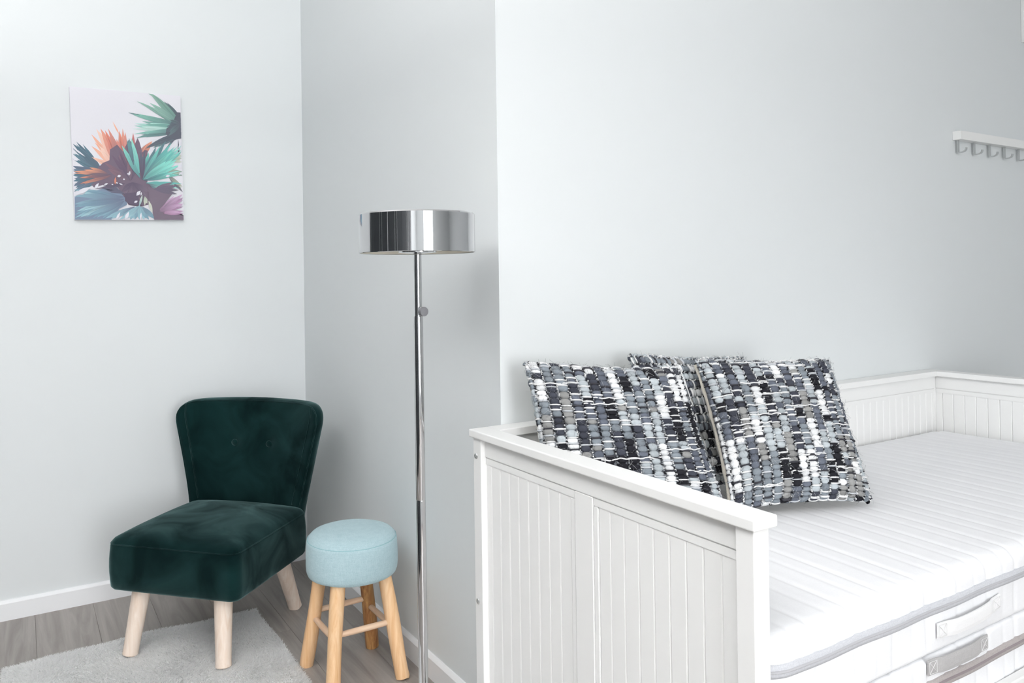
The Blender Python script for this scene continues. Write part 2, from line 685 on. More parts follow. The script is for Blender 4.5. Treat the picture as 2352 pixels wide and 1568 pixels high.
# low front rail, bottom slat deck and drawers below
wbox('front_rail', (PX + PS, -0.8725, 0.255), (L_ - PX - PS, -0.8515, 0.350), bevel=0.003)
wbox('mattress_base', (PX + PS, -0.850, 0.285), (L_ - PX - PS, -0.032, 0.303), bevel=0.0)
dw = (L_ - 2 * (PX + PS) - 0.02) / 3
for k in range(3):
    a = PX + PS + 0.005 + k * (dw + 0.005)
    d = wbox('drawer', (a, -0.8745, 0.03), (a + dw, -0.856, 0.248), bevel=0.003)
    for q in (0.25, 0.75):
        V, F = lathe([(0.006, 0), (0.006, 0.008), (0.014, 0.014), (0.016, 0.020), (0.012, 0.025), (0.004, 0.0265)], 20)
        V = [(a + dw * q + v[0], -0.8745 - v[2], 0.145 + v[1]) for v in V]
        kn = mesh_obj('knob', V, F, M['white'], d, smooth=True)
# bolts on the wall-side post
for z in (0.7635, 0.3995):
    V, F = lathe([(0.0072, 0.0), (0.0072, 0.0012), (0.006, 0.0026), (0.0034, 0.0030), (0.0032, 0.0008), (0.0004, 0.0006)], 20)
    V = [(PX - v[2], -0.0205 + v[0], z + v[1]) for v in V]
    b = mesh_obj('bolt', V, F, M['steel'], bed, smooth=False)
    b['label'] = 'small round steel bolt head'

# ------------------------------------------------------------------ mattresses


def mattress(z0, z1, label, seed, tape, teeth, rt=0.030, rb=0.012, crown=0.0):
    rnd = random.Random(seed)
    xa, xb, ya, yb_ = 0.0475, 2.040, -0.8495, -0.0500
    R = 0.075     # plan corner radius
    re = 0.030    # edge rounding
    gro = []
    x = 0.075
    k = 0
    while x < xb - 0.02:
        gro.append((x, 1.0 if k % 2 == 0 else 0.55))
        x += 0.064 if k % 2 == 0 else 0.049
        k += 1
    gx = np.array([g[0] for g in gro])
    gs = np.array([g[1] for g in gro])

    def groove(x):
        return -0.0026 * float(np.sum(gs * np.exp(-((x - gx) / 0.0065) ** 2)))

    # cross-section loop in (y,z): rounded rectangle, listed with outward normal
    hz = (z1 - z0)
    sec = []

    def corner(sy, sz, a0, a1, n=5):
        r_ = rt if sz > 0 else rb
        cy = (yb_ - r_) if sy > 0 else (ya + r_)
        cz = (z1 - r_) if sz > 0 else (z0 + r_)
        for q in range(n + 1):
            a = a0 + (a1 - a0) * q / n
            sec.append((cy + r_ * math.cos(a), cz + r_ * math.sin(a), math.cos(a), math.sin(a)))
    sec_top = [(ya + rt + (yb_ - ya - 2 * rt) * q / 26, z1, 0, 1) for q in range(1, 26)]
    corner(1, 1, PI / 2, 0)
    for q in range(1, 5):
        sec.append((yb_, z1 - rt - (hz - rt - rb) * q / 5, 1, 0))
    corner(1, -1, 0, -PI / 2)
    for q in range(1, 8):
        sec.append((yb_ - rb - (yb_ - ya - 2 * rb) * q / 8, z0, 0, -1))
    corner(-1, -1, -PI / 2, -PI)
    for q in range(1, 12):
        sec.append((ya, z0 + rb + (hz - rt - rb) * q / 12, -1, 0))
    corner(-1, 1, PI, PI / 2)
    sec += sec_top
    xs = []
    x = xa
    while x < xb:
        xs.append(x)
        x += 0.004 if x < 1.35 else 0.0065
    xs.append(xb)
    ycen = (ya + yb_) / 2
    zc = (z0 + z1) / 2
    V = []
    F = []
    n = len(sec)
    ph = [rnd.uniform(0, 6.28) for _ in range(6)]
    for x in xs:
        e = min(x - xa, xb - x)
        ins = 0.0
        if e < R:
            ins = R - math.sqrt(max(R * R - (R - e) ** 2, 0))
        zin = 0.0
        if e < re:
            zin = re - math.sqrt(max(re * re - (re - e) ** 2, 0))
        g = groove(x) if e > 0.02 else 0
        for (y, z, ny, nz) in sec:
            fy = (y - ycen) / ((yb_ - ya) / 2)
            y2 = ycen + (y - ycen) * (1 - ins / ((yb_ - ya) / 2))
            z2 = zc + (z - zc) * (1 - zin / (hz / 2))
            d = g * (1.0 if nz >= 0 else 0.3)
            if abs(nz) < 0.5:      # softer, wavier sides
                d += 0.0012 * math.sin(9 * x + ph[0] + 14 * z) + 0.0008 * math.sin(31 * x + ph[1] - 40 * z)
            else:
                d += 0.0020 * math.sin(5 * x + ph[2]) * math.sin(7 * y + ph[3])
                if nz > 0:
                    d += crown * (1 - fy * fy) * min(1, e / 0.3)
            V.append((x, y2 + ny * d, z2 + nz * d))
    for i in range(len(xs) - 1):
        for q in range(n):
            q2 = (q + 1) % n
            F.append((i * n + q, (i + 1) * n + q, (i + 1) * n + q2, i * n + q2))
    F.append(tuple(range(n)))
    F.append(tuple((len(xs) - 1) * n + q for q in range(n))[::-1])
    o = mesh_obj('mattress', V, F, M['mattress'], smooth=True)
    tag(o, label, 'mattress')

    # zip band along the front side and round the corners
    zz = z1 - 0.056

    def band(name, h, out, m, rows=4, parent=o, wob=0.0009):
        Vb = []
        Fb = []
        path = []
        st = 10
        for q in range(st + 1):        # corner at the pillow end
            a = PI / 2 * q / st
            path.append((xa + R - R * math.cos(a), ya + R - R * math.sin(a), -math.cos(a), -math.sin(a)))
        nx = 150
        for q in range(1, nx):
            path.append((xa + R + (xb - xa - 2 * R) * q / nx, ya, 0, -1))
        for q in range(st + 1):
            a = PI / 2 * (1 - q / st)
            path.append((xb - R + R * math.cos(a), ya + R - R * math.sin(a), math.cos(a), -math.sin(a)))
        for (x, y, nx_, ny_) in path:
            wv = wob * (math.sin(11 * x + ph[4]) + 0.6 * math.sin(27 * x + ph[5])) + 0.006 * math.exp(-((x - xa) / 0.10) ** 2) * 0
            for r_ in range(rows + 1):
                f = r_ / rows
                bul = out * (0.35 + 0.65 * math.sin(PI * f))
                dsd = 0.0012 * math.sin(9 * x + ph[0] + 14 * zz) + 0.0008 * math.sin(31 * x + ph[1] - 40 * zz)
                Vb.append((x + nx_ * (bul + dsd), y + ny_ * (bul + dsd), zz + wv + (f - 0.5) * h))
            for r_ in (rows, 0):
                f = r_ / rows
                Vb.append((x - nx_ * 0.008, y - ny_ * 0.008, zz + wv + (f - 0.5) * h))
        c_ = rows + 3
        for i in range(len(path) - 1):
            for r_ in range(c_):
                r2 = (r_ + 1) % c_
                Fb.append((i * c_ + r_, (i + 1) * c_ + r_, (i + 1) * c_ + r2, i * c_ + r2))
        return mesh_obj(name, Vb, Fb, m, parent, smooth=True)
    zt = band('zipper', 0.0235, 0.0035, tape)
    band('zipper_teeth', 0.0060, 0.0065, teeth, parent=zt)
    return o


lower = mattress(0.303, 0.4635, 'lower white mattress with taupe zip and grey strap handle', 11, M['zip_taupe'], M['zip_taupe_teeth'], rt=0.012)
upper = mattress(0.4645, 0.610, 'upper white mattress with grey zip, cushions resting on it', 5, M['zip_tape'], M['zip_teeth'], crown=0.006)


def strap(parent, name, xa, xb, zc, dz, h, ypos, m, sag, out, label):
    """webbing handle sewn at both ends to the mattress side"""
    V = []
    F = []
    n = 40
    for i in range(n + 1):
        f = i / n
        e = min(f, 1 - f)
        lift = out * (1 - math.exp(-max(0, e - 0.14) / 0.05)) if e > 0.14 else 0
        z = zc + dz * (f - 0.5) - sag * math.sin(PI * f)
        x = xa + (xb - xa) * f
        for (q, yy) in ((-0.5, 0.0), (-0.25, 0.0012), (0.25, 0.0012), (0.5, 0.0)):
            V.append((x, ypos - 0.002 - yy - lift, z + q * h))
        for q in (0.5, -0.5):
            V.append((x, ypos + 0.0 - lift * 0.9, z + q * h))
    for i in range(n):
        for q in range(6):
            q2 = (q + 1) % 6
            F.append((i * 6 + q, (i + 1) * 6 + q, (i + 1) * 6 + q2, i * 6 + q2))
    F.append(tuple(range(6)))
    F.append(tuple(n * 6 + q for q in range(6))[::-1])
    o = mesh_obj(name, V, F, m, parent, smooth=False)
    o['label'] = label
    # crossed box stitching at the ends
    for (fa, fb) in ((0.01, 0.125), (0.875, 0.99)):
        xs_ = [xa + (xb - xa) * f for f in (fa, fb)]
        zs_ = [zc + dz * (f - 0.5) - sag * math.sin(PI * f) for f in (fa, fb)]
        y = ypos - 0.0038
        c = [(xs_[0], y, zs_[0] - 0.38 * h), (xs_[1], y, zs_[1] - 0.38 * h), (xs_[1], y, zs_[1] + 0.38 * h), (xs_[0], y, zs_[0] + 0.38 * h)]
        Vt, Ft = tube(c + [c[0], c[2], c[1], c[3]], 0.0006, 5)
        mesh_obj('cross_stitching', Vt, Ft, M['stitch'], o)
    return o


strap(upper, 'side_handle', 0.553, 0.790, 0.514, 0.006, 0.030, -0.853, M['strap_white'], 0.006, 0.005, 'white stitched strap handle')
strap(lower, 'side_handle', 0.518, 0.738, 0.447, -0.004, 0.030, -0.853, M['strap'], 0.003, 0.004, 'grey strap handle with crossed stitching')

# ------------------------------------------------------------------ woven cushions
PAL = [((0.80, 0.81, 0.82), 0.17), ((0.46, 0.50, 0.525), 0.17), ((0.24, 0.27, 0.30), 0.21), ((0.135, 0.150, 0.185), 0.15),
       ((0.30, 0.30, 0.295), 0.06), ((0.060, 0.064, 0.082), 0.12), ((0.022, 0.022, 0.027), 0.12)]


def pick(rnd):
    u = rnd.random()
    for c, p_ in PAL:
        u -= p_
        if u <= 0:
            return c
    return PAL[-1][0]


def cushion(TL, TR, BL, BR, T, seed, label, rows_along='t', n_col=17, n_row=29, cord=False):
    rnd = random.Random(seed)
    TL, TR, BL, BR = [Vector(p) for p in (TL, TR, BL, BR)]
    nrm0 = ((TR - TL).cross(BL - TL)).normalized()      # faces away from or towards the viewer
    camv = Vector((-0.971, -1.686, 1.21)) - (TL + BR) / 2
    if nrm0.dot(camv) < 0:
        nrm0 = -nrm0

    def base(s, t):
        a = 2 * s - 1
        b = 2 * t - 1
        k = 0.055
        s2 = 0.5 + (s - 0.5) * (1 - k * (1 - b * b))
        t2 = 0.5 + (t - 0.5) * (1 - k * (1 - a * a))
        top = TL.lerp(TR, s2)
        bot = BL.lerp(BR, s2)
        return bot.lerp(top, t2)

    def hgt(s, t):
        a = min(abs(2 * s - 1), 1)
        b = min(abs(2 * t - 1), 1)
        return T * ((1 - a ** 2.8) * (1 - b ** 2.8)) ** 0.36

    def front(s, t):
        return base(s, t) + nrm0 * hgt(s, t)

    def back(s, t):
        return base(s, t) - nrm0 * hgt(s, t) * 0.9

    # body: cream backing cloth, both sides closed
    N_ = 26
    gr = [0.5 - 0.5 * math.cos(PI * i / N_) for i in range(N_ + 1)]
    V = []
    F = []
    for s in gr:
        for t in gr:
            V.append(back(s, t))
    off = len(V)
    for s in gr:
        for t in gr:
            V.append(base(s, t) + nrm0 * (hgt(s, t) * 0.96))
    n1 = N_ + 1
    for i in range(N_):
        for j in range(N_):
            F.append((i * n1 + j, i * n1 + j + 1, (i + 1) * n1 + j + 1, (i + 1) * n1 + j))
            F.append((off + i * n1 + j, off + (i + 1) * n1 + j, off + (i + 1) * n1 + j + 1, off + i * n1 + j + 1))
    bmx = bmesh.new()
    vs = [bmx.verts.new(v) for v in V]
    for f in F:
        bmx.faces.new([vs[k] for k in f])
    for q, f in enumerate(bmx.faces):
        f.material_index = q % 2
    bmesh.ops.remove_doubles(bmx, verts=bmx.verts, dist=0.0004)
    o = bm_obj('cushion', bmx, M['cream'], None, smooth=True)
    o.data.materials.append(M['yarn_base'])
    tag(o, label, 'cushion', 'woven cushions on the day bed')
    if cord:      # cream zip seam along the side that shows
        pth = [base(0, 0.02 + 0.96 * q / 30) - nrm0 * 0.002 for q in range(31)]
        rr_ = [0.0052 + 0.0012 * math.sin(q * 1.1) for q in range(31)]
        Vt, Ft = tube(pth, rr_, 8)
        mesh_obj('seam_cord', Vt, Ft, M['cream'], o, smooth=True)

    def arc_table(f):
        q = np.linspace(0, 1, 121)
        P = np.array([list(f(v)) for v in q])
        d = np.concatenate([[0], np.cumsum(np.linalg.norm(np.diff(P, axis=0), axis=1))])
        return q, d / d[-1]
    tab_s = arc_table(lambda v: front(v, 0.5))
    tab_t = arc_table(lambda v: front(0.5, v))

    def cs_(v):
        return float(np.interp(v, tab_s[1], tab_s[0]))

    def ct_(v):
        return float(np.interp(v, tab_t[1], tab_t[0]))

    # woven yarn cover: lumps, over-threads, beaded twine, loose fibres
    VV, FF, CC = [], [], []

    def frame(s, t):
        e = 0.012
        s = min(max(s, 0.004), 0.996)
        t = min(max(t, 0.004), 0.996)
        p = front(s, t)
        ds = (front(min(s + e, 1), t) - front(max(s - e, 0), t))
        dt = (front(s, min(t + e, 1)) - front(s, max(t - e, 0)))
        n = ds.cross(dt).normalized()
        if n.dot(nrm0) < 0:
            n = -n
        return p, ds.normalized(), dt.normalized(), n, ds.length / (min(s + e, 1) - max(s - e, 0)), dt.length / (min(t + e, 1) - max(t - e, 0))

    RING = ((1.0, -0.45), (0.98, 0.20), (0.84, 0.66), (0.48, 0.93))

    def lump(p, ax, ay, n, rx, ry, hh, col, seg=8, sq=2.6, jit=0.06):
        b0 = len(VV)
        for (rr, zz) in RING:
            for k in range(seg):
                a = 2 * PI * (k + 0.5) / seg
                ca, sa = math.cos(a), math.sin(a)
                den = (abs(ca) ** sq + abs(sa) ** sq) ** (1 / sq)
                VV.append(p + ax * (rx * rr * ca / den) + ay * (ry * rr * sa / den) + n * (hh * zz))
                j = 1 + rnd.uniform(-jit, jit) * 2.2
                CC.append((min(col[0] * j, .9), min(col[1] * j, .9), min(col[2] * j, .9), 1))
        VV.append(p + n * hh)
        CC.append((*col, 1))
        for r_ in range(len(RING) - 1):
            for k in range(seg):
                k2 = (k + 1) % seg
                FF.append((b0 + r_ * seg + k, b0 + r_ * seg + k2, b0 + (r_ + 1) * seg + k2, b0 + (r_ + 1) * seg + k))
        top = b0 + len(RING) * seg
        for k in range(seg):
            FF.append((b0 + (len(RING) - 1) * seg + k, b0 + (len(RING) - 1) * seg + (k + 1) % seg, top))

    swap = rows_along == 's'

    def st(c, r):
        return (r, c) if swap else (c, r)

    def fr(c, r):
        u_, v_ = st(min(max(c, 0), 1), min(max(r, 0), 1))
        p, ds, dt, n, ls, lt = frame(cs_(u_), ct_(v_))
        # local lengths per unit of arc parameter
        ls = (front(cs_(min(u_ + .02, 1)), ct_(v_)) - front(cs_(max(u_ - .02, 0)), ct_(v_))).length / (min(u_ + .02, 1) - max(u_ - .02, 0))
        lt = (front(cs_(u_), ct_(min(v_ + .02, 1))) - front(cs_(u_), ct_(max(v_ - .02, 0)))).length / (min(v_ + .02, 1) - max(v_ - .02, 0))
        return (p, dt, ds, n, lt, ls) if swap else (p, ds, dt, n, ls, lt)

    cw = 1.0 / n_col
    for i in range(n_col):
        col = pick(rnd)
        c0 = (i + 0.5) * cw
        r = -0.005
        run = rnd.randint(1, 4)
        wdt = rnd.uniform(0.82, 1.1)
        while r < 1.0:
            if run <= 0:
                col = pick(rnd)
                run = rnd.choice((1, 1, 2, 3, 4, 5))
            run -= 1
            lh = rnd.uniform(0.75, 1.25) / n_row
            rc = r + lh / 2
            r += lh
            if rc > 1.0:
                break
            p, ax, ay, n, la, lb = fr(c0 + rnd.uniform(-.003, .003), rc)
            br = rnd.uniform(0.85, 1.12)
            lump(p, ax, ay, n, 0.5 * cw * la * wdt * rnd.uniform(0.92, 1.04), 0.5 * lh * lb * rnd.uniform(1.06, 1.2),
                 rnd.uniform(0.0050, 0.0078), tuple(c * br for c in col), jit=0.05)
            # thin over-thread crossing the column between two lumps
            if rnd.random() < 0.42:
                p, ax, ay, n, la, lb = fr(c0, r)
                cc = rnd.choice(((0.82, 0.82, 0.82), (0.82, 0.82, 0.82), (0.55, 0.57, 0.60), (0.06, 0.06, 0.07)))
                lump(p + n * 0.0035, ax, ay, n, 0.56 * cw * la, rnd.uniform(0.0016, 0.0030), 0.0055, cc, seg=8, sq=2.0)
        # beaded twine between columns
        if i:
            q = 0.004
            while q < 1.0:
                p, ax, ay, n, la, lb = fr(i * cw + rnd.uniform(-.004, .004), q)
                cc = (0.80, 0.80, 0.80) if rnd.random() < 0.55 else (0.03, 0.03, 0.035)
                if rnd.random() < 0.25:
                    cc = (0.35, 0.37, 0.40)
                lump(p + n * 0.002, ax, ay, n, rnd.uniform(0.0014, 0.0028), rnd.uniform(0.0014, 0.0026), rnd.uniform(0.003, 0.0055), cc, seg=5, sq=2.0)
                q += rnd.uniform(0.007, 0.013)
    # turned edge of the cloth along the border
    cen = (TL + TR + BL + BR) / 4
    for side in range(4):
        if cord and side == 3:
            continue
        q = 0.0
        col = pick(rnd)
        while q < 1.0:
            s_, t_ = ((q, 0.0), (1.0, q), (q, 1.0), (0.0, q))[side]
            p = base(s_, t_)
            outw = (p - cen)
            outw = (outw - nrm0 * outw.dot(nrm0)).normalized()
            edge = (TR - TL).normalized() if side in (0, 2) else (TL - BL).normalized()
            if rnd.random() < 0.6:
                col = pick(rnd)
            br = rnd.uniform(0.8, 1.1)
            lump(p - outw * 0.004, edge, nrm0, (outw - edge * outw.dot(edge)).normalized(), rnd.uniform(0.007, 0.011), rnd.uniform(0.007, 0.010), rnd.uniform(0.004, 0.007), tuple(c * br for c in col))
            q += rnd.uniform(0.026, 0.042)
    # longer floats of white thread over several columns
    for _ in range(16):
        i = rnd.randint(1, n_col - 4)
        rr = rnd.uniform(0.06, 0.94)
        pts = []
        m_ = rnd.randint(2, 4)
        for k in range(m_ * 4 + 1):
            p, ax, ay, n, la, lb = fr((i + k / 4) * cw, rr + 0.004 * math.sin(k * 1.3))
            pts.append(p + n * (0.0070 + 0.0018 * math.cos(k * PI / 2)))
        Vt, Ft = tube(pts, 0.0017, 5)
        b0 = len(VV)
        VV.extend(Vt)
        CC.extend([(0.80, 0.80, 0.80, 1)] * len(Vt))
        FF.extend([tuple(b0 + k for k in f) for f in Ft])
    # mohair fibres
    for _ in range(1500):
        if rnd.random() < 0.45:
            e = rnd.random()
            z_ = rnd.uniform(0, 0.05)
            s, t = rnd.choice(((e, 1 - z_), (e, 1 - z_), (1 - z_, e), (z_, e), (e, z_)))
        else:
            s, t = rnd.random(), rnd.random()
        p, ax, ay, n, la, lb = frame(s, t)
        d = (n * rnd.uniform(0.1, 0.7) + ax * rnd.uniform(-1.2, 1.2) + ay * rnd.uniform(-1.2, 1.2)).normalized()
        c2 = (n * rnd.uniform(-1.2, 0.3) + ax * rnd.uniform(-1.6, 1.6) + ay * rnd.uniform(-1.6, 1.6))
        ln = rnd.uniform(0.006, 0.017)
        g = rnd.choice((0.5, 0.35, 0.62, 0.16, 0.07))
        b0 = len(VV)
        side = d.cross(Vector((rnd.uniform(-1, 1), rnd.uniform(-1, 1), rnd.uniform(-1, 1)))).normalized() * 0.00022
        up = d.cross(side).normalized() * 0.00022
        for k in range(5):
            f = k / 4
            q = p + n * 0.005 + (d * f + c2 * f * f * 0.7) * ln
            VV.extend((q + side, q - side * 0.5 + up, q - side * 0.5 - up))
            CC.extend([(g, g * 1.02, g * 1.04, 1)] * 3)
        for k in range(4):
            for m_ in range(3):
                m2 = (m_ + 1) % 3
                FF.append((b0 + k * 3 + m_, b0 + k * 3 + m2, b0 + (k + 1) * 3 + m2, b0 + (k + 1) * 3 + m_))
    wv = mesh_obj('woven_cover', VV, FF, M['yarn'], o, smooth=True, cols=CC)
    wv['kind'] = 'stuff'
    wv['label'] = 'chunky black, grey and white woven yarn'
    return o


cushion((0.112, -0.095, 0.995), (0.492, -0.235, 0.965), (0.086, -0.205, 0.634), (0.505, -0.372, 0.634), 0.064, 3,
        'leftmost woven yarn cushion, beside the day bed end panel')
cushion((0.462, -0.085, 0.992), (0.860, -0.130, 0.962), (0.470, -0.205, 0.634), (0.865, -0.255, 0.634), 0.050, 8,
        'rearmost woven yarn cushion, mostly hidden behind the other two', rows_along='s')
cushion((0.595, -0.200, 0.974), (0.964, -0.335, 0.962), (0.518, -0.385, 0.634), (0.862, -0.520, 0.634), 0.064, 21,
        'rightmost woven yarn cushion, leaning in front with cream side seam', cord=True)

# ------------------------------------------------------------------ green velvet chair
CH_O = Vector((-0.387, 1.0795, 0))
CH_R = Vector((0.69387, -0.72010, 0))
CH_RZ = math.atan2(CH_R.y, CH_R.x)       # local x = chair's viewer-right, local y = backwards
chair = thing('slipper_chair', 'dark green velvet slipper chair with pale wooden legs under the picture', 'chair', (CH_O.x, CH_O.y, 0), CH_RZ)
# local coordinates: x=u, y=-v


def ring_mesh(name, rings, m, parent, smooth=True, cap0=True, cap1=True):
    n = len(rings[0])
    V = [p for r in rings for p in r]
    F = []
    for i in range(len(rings) - 1):
        for k in range(n):
            k2 = (k + 1) % n
            F.append((i * n + k, i * n + k2, (i + 1) * n + k2, (i + 1) * n + k))
    if cap0:
        F.append(tuple(range(n))[::-1])
    if cap1:
        F.append(tuple((len(rings) - 1) * n + k for k in range(n)))
    bmx = bmesh.new()
    vs = [bmx.verts.new(v) for v in V]
    for f in F:
        bmx.faces.new([vs[k] for k in f])
    return bm_obj(name, bmx, m, parent, smooth)


def rrect(hx, y0, y1, r, n=8, per=10):
    """rounded rectangle outline, hx half width, y0<y1; evenly filled sides"""
    P = []
    cs = [(hx - r, y1 - r, 0), (-hx + r, y1 - r, PI / 2), (-hx + r, y0 + r, PI), (hx - r, y0 + r, 3 * PI / 2)]
    for q, (cx, cy, a0) in enumerate(cs):
        for k in range(n + 1):
            a = a0 + PI / 2 * k / n
            P.append((cx + r * math.cos(a), cy + r * math.sin(a)))
        nx = cs[(q + 1) % 4]
        a1 = a0 + PI / 2
        st_ = P[-1]
        en = (nx[0] + r * math.cos(nx[2]), nx[1] + r * math.sin(nx[2]))
        for k in range(1, per):
            f = k / per
            P.append((st_[0] + (en[0] - st_[0]) * f, st_[1] + (en[1] - st_[1]) * f))
    return P


def seat():
    hx, yf_, yb2 = 0.240, -0.262, 0.205
    rings = []

    def ring(ins, z, crown=0.0):
        r = max(0.034 - ins * 0.6, 0.012)
        P = rrect(hx - ins, yf_ + ins, yb2 - ins, r)
        out = []
        for (x, y) in P:
            a = x / hx
            b = (y - (yf_ + yb2) / 2) / ((yb2 - yf_) / 2)
            zz = z + crown * (1 - abs(a) ** 2.6) * (1 - abs(b) ** 2.6)
            out.append((x, y, zz))
        return out
    rings.append(ring(0.10, 0.2195))
    rings.append(ring(0.022, 0.2195))
    rings.append(ring(0.008, 0.2225))
    rings.append(ring(0.002, 0.231))
    for k in range(1, 7):
        z = 0.231 + (0.362 - 0.231) * k / 6
        rings.append(ring(0.002 - 0.004 * math.sin(PI * k / 6), z))
    rings.append(ring(0.0035, 0.3685))
    rings.append(ring(0.0050, 0.3690))
    rings.append(ring(0.0065, 0.3745, 0.03))
    for k, (ins, z) in enumerate(((0.013, 0.3815), (0.024, 0.386), (0.04, 0.389), (0.065, 0.391), (0.095, 0.392), (0.13, 0.3925), (0.165, 0.3925), (0.20, 0.3925))):
        rings.append(ring(ins, z, 0.030))
    o = ring_mesh('seat', rings, M['velvet'], chair)
    P = rrect(hx - 0.0035, yf_ + 0.0035, yb2 - 0.0035, 0.032)
    Vt, Ft = tube([(x, y, 0.3690) for x, y in P], 0.0016, 6, closed=True)
    mesh_obj('seam', Vt, Ft, M['velvet'], o, smooth=True)
    return o


def backrest():
    # outline in (u,z)
    zb, zt = 0.300, 0.757

    def hw(z):
        return 0.228 + (0.306 - 0.228) * max(0, (z - 0.34)) / (0.70 - 0.34)
    pts = []
    rc = 0.066
    for k in range(18):
        z = zb + (zt - rc - zb) * k / 17
        pts.append((hw(z), z))
    cx, cz = hw(zt - rc) - rc + 0.008, zt - rc
    for k in range(1, 11):
        a = PI / 2 * k / 10
        pts.append((cx + rc * math.cos(a), cz + (rc + 0.002) * math.sin(a)))
    for k in range(1, 8):
        pts.append((cx * (1 - k / 8), zt + 0.004 * math.sin(PI / 2 * k / 8)))
    for _ in range(10):
        pts = [pts[0]] + [((pts[k - 1][0] + 2 * pts[k][0] + pts[k + 1][0]) / 4, (pts[k - 1][1] + 2 * pts[k][1] + pts[k + 1][1]) / 4) for k in range(1, len(pts) - 1)] + [pts[-1]]
    right = pts
    top0 = [(0, zt + 0.004)]
    left = [(-u, z) for u, z in reversed(right)]
    bot = [(hw(zb) * (-1 + 2 * k / 14), zb) for k in range(1, 14)]
    out = right + top0 + left + bot
    cu, czz = 0.0, 0.53

    btn = ((-0.073, 0.597), (0.073, 0.597))

    def vmid(u, z):
        v = -0.250 - 0.155 * (z - 0.36)
        v += 0.080 * (abs(u) / 0.305) ** 2.4
        return v

    def place(u, z, e):
        v = vmid(u, z) + e
        return (u - 0.016, -v, z)
    TH = 0.034
    prof = [(1.0, 0.0)]
    edge = [(0.004, 0.55), (0.010, 0.80), (0.018, 0.94), (0.030, 1.0)]
    rings_f = []
    scales = []
    R_ = []

    def ring(ins, sc, e, dim=True):
        P = []
        for (u, z) in out:
            du, dz = u - cu, z - czz
            ln = math.hypot(du, dz)
            f = sc * max(ln - ins, 0.0) / ln
            uu, zz = cu + du * f, czz + dz * f
            ee = e
            if dim:
                for bu, bz in btn:
                    d2 = (uu - bu) ** 2 + (zz - bz) ** 2
                    ee -= 0.010 * math.exp(-d2 / (2 * 0.017 ** 2))
            P.append(place(uu, zz, ee))
        return P
    rings = []
    for sc in (0.05, 0.25, 0.5, 0.75, 0.9):
        rings.append(ring(0.030, sc, -TH, False))
    for ins, f in reversed(edge):
        rings.append(ring(ins, 1.0, -TH * f, False))
    rings.append(ring(0.0, 1.0, 0.0, False))
    for ins, f in edge:
        rings.append(ring(ins, 1.0, TH * f))
    k = 0.965
    while k > 0.03:
        # slight upholstery fullness
        rings.append(ring(0.030, k, TH + 0.010 * (1 - k ** 3)))
        k -= 0.042
    o = ring_mesh('backrest', rings, M['velvet'], chair)

    # front seams near both sides, edge welt
    for sgn in (-1, 1):
        line = []
        for q in range(30):
            z = 0.392 + (0.742 - 0.392) * q / 29
            u = sgn * (hw(z) - 0.043 - 0.010 * max(0, (z - 0.70)) / 0.05)
            line.append(place(u, z, TH + 0.0026))
        Vt, Ft = tube(line, 0.0022, 6)
        mesh_obj('seam', Vt, Ft, M['velvet'], o, smooth=True)
    welt = ring(0.010, 1.0, TH * 0.83, False)
    wl = welt[:len(right) * 2 + 1]
    Vt, Ft = tube(wl, 0.0022, 6)
    mesh_obj('seam', Vt, Ft, M['velvet'], o, smooth=True)
    for bu, bz in btn:
        prof_ = [(0.0005, -0.006), (0.011, -0.005), (0.0125, -0.001), (0.0118, 0.0025), (0.009, 0.0045), (0.004, 0.0055), (0.0008, 0.0057)]
        Vb, Fb = lathe(prof_, 20)
        c0 = Vector(place(bu, bz, TH + 0.0030))
        Vb = [c0 + Vector((v[0], -v[2], v[1])) for v in Vb]
        mesh_obj('button', Vb, Fb, M['velvet'], o, smooth=True)
    return o


seat()
backrest()
leg_feet = [(-0.172, -0.233), (0.172, -0.233), (0.166, 0.233), (-0.166, 0.233)]
leg_tops = [(-0.150, -0.196), (0.150, -0.196), (0.150, 0.150), (-0.150, 0.150)]
for (fx, fy), (tx, ty) in zip(leg_feet, leg_tops):
    zf = 0.008 if fy < 0 else 0.001
    n = 8
    pts = [(0, 0, 0.0)]
    pts = [((fx + (tx - fx) * k / n), (fy + (ty - fy) * k / n), zf + (0.226 - zf) * k / n) for k in range(n + 1)]
    rd = [0.0235 + (0.0295 - 0.0235) * k / n for k in range(n + 1)]
    pts.insert(1, tuple(pts[0][q] + (pts[1][q] - pts[0][q]) * 0.10 for q in range(3)))
    rd.insert(1, 0.0245)
    rd[0] = 0.0215
    Vt, Ft = tube(pts, rd, 24)
    autosmooth(mesh_obj('leg', Vt, Ft, M['beech'], chair))

# ------------------------------------------------------------------ pale blue stool
SC = (-0.095, 0.566)
stool = thing('round_stool', 'round stool with pale blue fabric seat and rustic wooden legs', 'stool', (SC[0], SC[1], 0))
R0 = 0.139
prof = [(0.02, 0.308), (0.10, 0.308), (R0 - 0.014, 0.3085), (R0 - 0.004, 0.313), (R0, 0.323), (R0 + 0.0015, 0.34), (R0 + 0.0015, 0.37), (R0 - 0.0005, 0.410),
        (R0 - 0.003, 0.4175), (R0 - 0.005, 0.4185), (R0 - 0.0065, 0.423), (R0 - 0.016, 0.4320), (R0 - 0.035, 0.4385), (R0 - 0.07, 0.4430), (0.03, 0.4445), (0.004, 0.4447)]
V, F = lathe(prof, 72)
sc_ = mesh_obj('seat_cushion', V, F, M['blue_cloth'], stool, smooth=True)
Vt, Ft = tube([((R0 - 0.0038) * math.cos(a), (R0 - 0.0038) * math.sin(a), 0.4180) for a in [2 * PI * k / 72 for k in range(72)]], 0.0012, 6, closed=True)
mesh_obj('seam', Vt, Ft, M['blue_stitch'], sc_, smooth=True)
feet = [(-0.112, 0.116), (-0.112, -0.118), (0.112, -0.118), (0.112, 0.118)]
